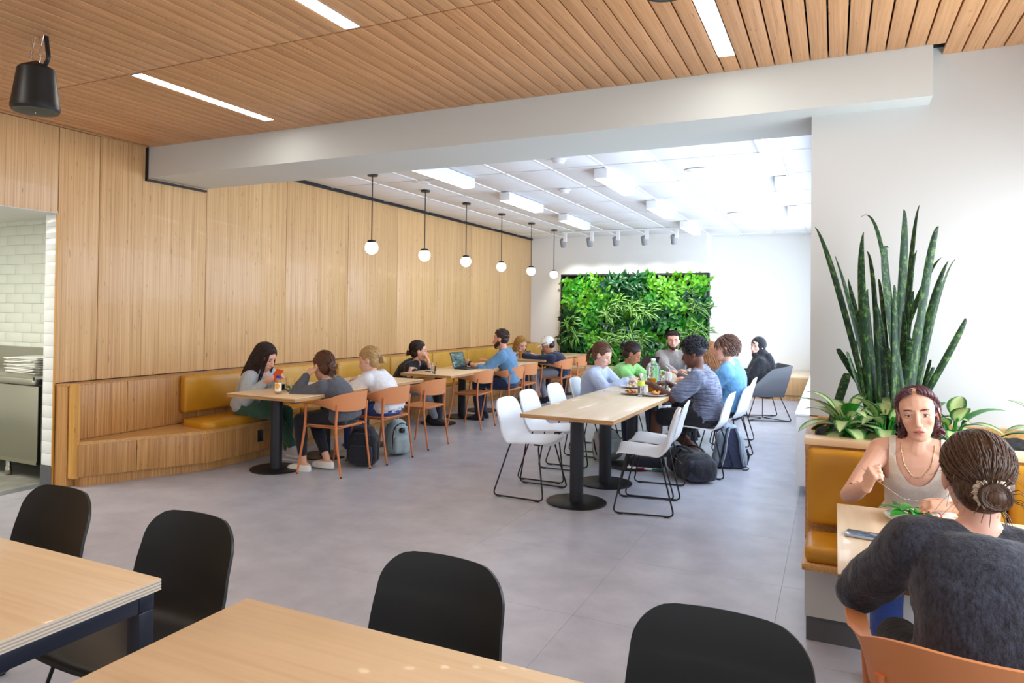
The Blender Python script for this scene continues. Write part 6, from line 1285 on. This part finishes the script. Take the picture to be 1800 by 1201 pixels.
def bowl(label, x, y, r=.06, h=.05, m='ceramic'):
    T = thing('bowl', label, 'bowl', (x, y, Z)); q = MB(); q.lathe([(0, 0), (r*.6, 0), (r*.9, h*.5), (r, h), (r-.004, h), (r*.86, h*.5), (r*.55, .005), (0, .005)], 24); q.obj('dish', m, T, 50); q = MB(); q.lathe([(0, h*.6), (r*.86, h*.6), (r*.86, h*.55), (0, h*.55)], 20); q.obj('food', 'food_cream', T, 50); return T
bowl('white bowl behind the salad plate on the nearest table', -4.68, 5.62); bowl('small white bowl in front of the blond woman', -4.60, 6.10, .055, .05)
def phone(label, x, y, z, rot, case='black_plastic', scr='screen_dark', s=1.0):
    T = thing('phone', label, 'phone', (x, y, z)); T.rotation_euler = rot; q = MB(); q.rbox((0, 0, 0), (.075*s, .155*s, .009), .004, 2); q.obj('case', case, T, 40); q = MB(); q.rbox((0, 0, .0048), (.068*s, .147*s, .001), .0005, 1); q.obj('screen', scr, T, 30); return T
m = mat('screen_dark', (40, 60, 84), rough=.08, spec=.6); t = NT(m); t.col(t.ramp(t.noise(t.coords((60, 25, 1)), 1.0, 3), [(.35, (28, 40, 60)), (.6, (92, 122, 150))])); mat('case_orange', (230, 90, 40), rough=.5); mat('case_silver', (170, 174, 182), rough=.3)
phone('orange phone held by the woman in the pale grey sweatshirt', -4.86, 5.36, .875, (-.9, .3, 1.2), 'case_orange')
phone('phone with a lit screen lying on the booth table', 0.115, 2.875, .746, (0, 0, 1.42), 'case_silver')
# middle table
tumbler('clear glass of iced water on the middle wall table', -4.43, 7.66, .038, .14, .75, 'water')
plate('clear low dish with crumbs before the woman in black', -4.62, 7.90, .08, 'glass', food=[('crumbs', 'food_brown', 6, .010)], seed=8)
def laptop(label, x, y, rz, tilt=.35, w=.32, d=.22, body='laptop_grey', scr='laptop_screen', z=Z):
    T = thing('laptop', label, 'laptop', (x, y, z), rz); q = MB(); q.rbox((0, 0, .008), (w, d, .014), .005, 2); q.obj('base', body, T, 40); q = MB(); q.rbox((0, .02, .0158), (w*.86, d*.5, .001), .0004, 1); q.obj('keyboard', 'black_plastic', T, 30)
    M = Matrix.Translation((0, d/2, .012)) @ Euler((-tilt, 0, 0)).to_matrix().to_4x4(); q = MB(); q.rbox((0, 0, d/2), (w, .008, d), .003, 1, M=M); o = q.obj('lid', body, T, 40); q = MB(); q.rbox((0, -.0045, d/2), (w*.94, .001, d*.90), .0004, 1, M=M); q.obj('screen', scr, o, 30); return T
m = mat('laptop_screen', (70, 96, 90), rough=.12); t = NT(m); t.col(t.ramp(t.noise(t.coords((8, 1, 160)), 1.0, 2), [(.42, (44, 66, 64)), (.62, (118, 142, 128))])); mat('laptop_grey', (52, 56, 62), rough=.35, metal=.3); mat('laptop_dark', (36, 34, 36), rough=.4)
laptop('open laptop with a green-grey screen in front of the bearded man', -4.46, 8.62, math.radians(84))
laptop('dark laptop standing open behind the woman in green on the long table', -2.24, 9.22, math.radians(-35), .3, body='laptop_dark', scr='laptop_dark')
# farthest wall table
tumbler('tall iced drink on the farthest wall table', -4.68, 10.98, .040, .16, .8, 'orange_juice'); tumbler('glass of cola behind the tall iced drink', -4.72, 11.15, .036, .12, .6, 'cola')
bottle('cola bottle with a white label in front of the man in the cap', -4.70, 12.05, [(.03, 0), (.033, .01), (.033, .13), (.030, .17), (.014, .21), (.013, .235)], 'cola', 'cap_white', fill=.6, lab=(.10, .15, 'cap_white'))
phone('phone on edge between the wavy-haired woman and the man in the cap', -4.60, 11.12, .80, (1.1, 0, .4))
# long table
fr = [('fries', 'food_gold', 26, .020), ('fried_bits', 'food_brown', 12, .018)]
plate('plate heaped with fries nearest the camera on the long table', -1.74, 6.82, .115, 'ceramic_grey', food=fr, seed=11)
bottle('small clear bottle with a green label beside the fries', -1.625, 6.70, [(.03, 0), (.033, .01), (.033, .10), (.034, .15), (.016, .19), (.015, .21)], 'water', 'cap_white', fill=.5, lab=(.10, .145, 'label_lime') if mat('label_lime', (210, 226, 90)) else None)
tumbler('glass of orange juice on the long table', -1.60, 7.02, .042, .155, .95, 'orange_juice'); tumbler('clear water tumbler right of the orange juice', -1.50, 7.16, .040, .14, .6, 'water')
plate('plate with a half-eaten sandwich in front of the man in stripes', -1.53, 6.80, .12, 'ceramic_grey', food=[('sandwich', 'food_gold', 7, .034), ('tomato', 'food_red', 3, .016)], seed=13)
bottle('big clear water jug with a white cap in the middle of the long table', -1.83, 8.10, [(.065, 0), (.075, .012), (.074, .07), (.077, .09), (.074, .11), (.077, .15), (.072, .19), (.03, .235), (.022, .25), (.022, .265)], 'water', 'cap_white', fill=.75, name='water_jug')
tumbler('paper cup of lemonade with a white straw on the long table', -1.68, 8.20, .042, .13, .9, 'cap_white', name='straw_cup'); q = MB(); q.tube([(-1.68, 8.20, Z+.02), (-1.66, 8.18, Z+.15), (-1.70, 8.16, Z+.19)], .0035, 6); tag(q.obj('straw', 'cap_white', None, 60), 'bent white straw in the lemonade cup', 'straw')
plate('plate of orange and pale food in front of the long-haired woman', -1.52, 8.36, .12, 'ceramic_grey', food=[('rice', 'food_cream', 14, .018), ('carrots', 'food_orange', 10, .02)], seed=14)
plate('white plate under the hands of the woman in the pale blue sweater', -1.90, 7.42, .12, 'ceramic_grey', food=[('pasta', 'food_orange', 6, .016), ('rice', 'food_cream', 10, .014)], seed=15)
plate('plate of crumpled paper and food in front of the woman in green', -1.88, 8.52, .12, 'ceramic_grey', food=[('napkin', 'ceramic', 10, .026), ('food_bits', 'food_brown', 5, .016)], seed=16)
bowl('cardboard bowl on the long table by the grey-shirted man', -1.62, 8.72, .07, .06, 'food_cream')
q = MB(); q.tube([(-2.02, 6.93, Z+.004), (-1.90, 6.98, Z+.005)], .003, 6); q.ell((-2.04, 6.92, Z+.006), (.022, .014, .003), 10, 6); tag(q.obj('spoon', 'chrome', None, 60), 'metal spoon lying beside the fries on the long table', 'cutlery')
# booth table: salad plate, fork, cup
plate('white salad plate in front of the woman in the cream top', 0.300, 3.185, .125, 'ceramic', food=[('tomato', 'food_red', 7, .015), ('bread', 'food_cream', 5, .02)], seed=21)
sal = [o for o in C.objects if o.get('label') == 'white salad plate in front of the woman in the cream top'][0]
for k in range(9):
    q = MB(); M = Matrix.Translation((-.045+.03*math.cos(k*2.4), .01+.04*math.sin(k*2.4), .022+.003*k)) @ Euler((.2*math.sin(k), .2*math.cos(k), k*1.1)).to_matrix().to_4x4(); q.grid([[M @ p for p in r] for r in leafG(.085, .055, 1.0, .2, 7, 5, pitch=.4)], .0008, uv=True); q.obj('salad_leaf', 'leaf_plain', sal, 60)
W_ = P15['wr'][1]; MWp = P15['body'].parent; MW = Matrix.Translation(MWp.location) @ MWp.rotation_euler.to_matrix().to_4x4(); fw_ = MW @ W_
FST = V((0.128, 3.345, 0.845)); q = MB()
q.tube(bez([V((0.098, 3.375, 0.895)), V((0.128, 3.345, 0.872)), V((0.190, 3.30, 0.835)), V((0.243, 3.275, 0.805)), V((0.262, 3.27, 0.803)), V((0.270, 3.268, 0.803))], 6), .0020, 8)
q.rbox((0.282, 3.266, 0.803), (.026, .020, .0018), .0008, 1)
fk = q.obj('fork', 'chrome', None, 50); tag(fk, 'metal fork held in the right hand of the woman in the cream top', 'cutlery')
q = MB()
for k in range(4): q.tube([(0.293, 3.258+.0053*k, 0.803), (0.322, 3.257+.0056*k, 0.806)], .0012, 5)
q.obj('tine', 'chrome', fk, 50)
tumbler('white cup on the booth table seen under the arm of the woman in dark', 0.205, 2.56, .036, .08, .9, 'cap_white', name='white_cup')
# ================================================================ HANGING SPEAKERS
def hang_speaker(label, x, y, z, h=.28):
    T = thing('pendant_speaker', label, 'speaker', (x, y, z)); s_ = h/.28
    prof = [(.100, .28), (.112, .265), (.118, .22), (.132, .12), (.143, .04), (.146, .03), (.146, .005), (.138, -.012)]
    q = MB(); q.lathe([(0, .284)]+[(r*s_, z_*s_) for r, z_ in prof]+[(.128*s_, -.012*s_)], 24); q.obj('housing', 'black_plastic', T, 25)
    q = MB(); q.lathe([(.128*s_, -.010*s_), (.09*s_, -.016*s_), (0, -.018*s_)], 28); q.obj('grille', 'speaker_grille', T, 40); q = MB(); q.ell((0, 0, -.019*s_), (.004, .004, .003), 8, 6); q.obj('badge', 'chrome', T, 60)
    q = MB(); top = ZC-z+.02
    for sx in (-.04, .045): q.tube([(sx*.4, 0, .28*s_), (sx, 0, .36*s_), (sx*.9, 0, .42*s_), (sx*.9-.03, .0, top)], .0025, 6); q.tube([(sx*.9, 0, .42*s_), (sx*.9+.03, 0, top)], .002, 6); q.tube([(sx-.008, 0, .36*s_), (sx-.008, 0, .40*s_)], .007, 8)
    q.obj('hanging_wire', 'chrome', T, 60); q = MB(); q.tube(bez([(.03, .02, .275*s_), (.075, .02, .34*s_), (.065, .02, .41*s_), (.05, .02, top)], 6), [.012]*19, 8); q.obj('cable', 'black_plastic', T, 60); return T
mat('speaker_grille', (78, 80, 66), rough=.6)
hang_speaker('black pendant speaker hanging from the wood ceiling at the upper left', -4.08, 2.5, 2.635, .24)
hang_speaker('black pendant speaker just peeking in at the top edge of the frame', -0.60, 2.83, 2.80, .20)
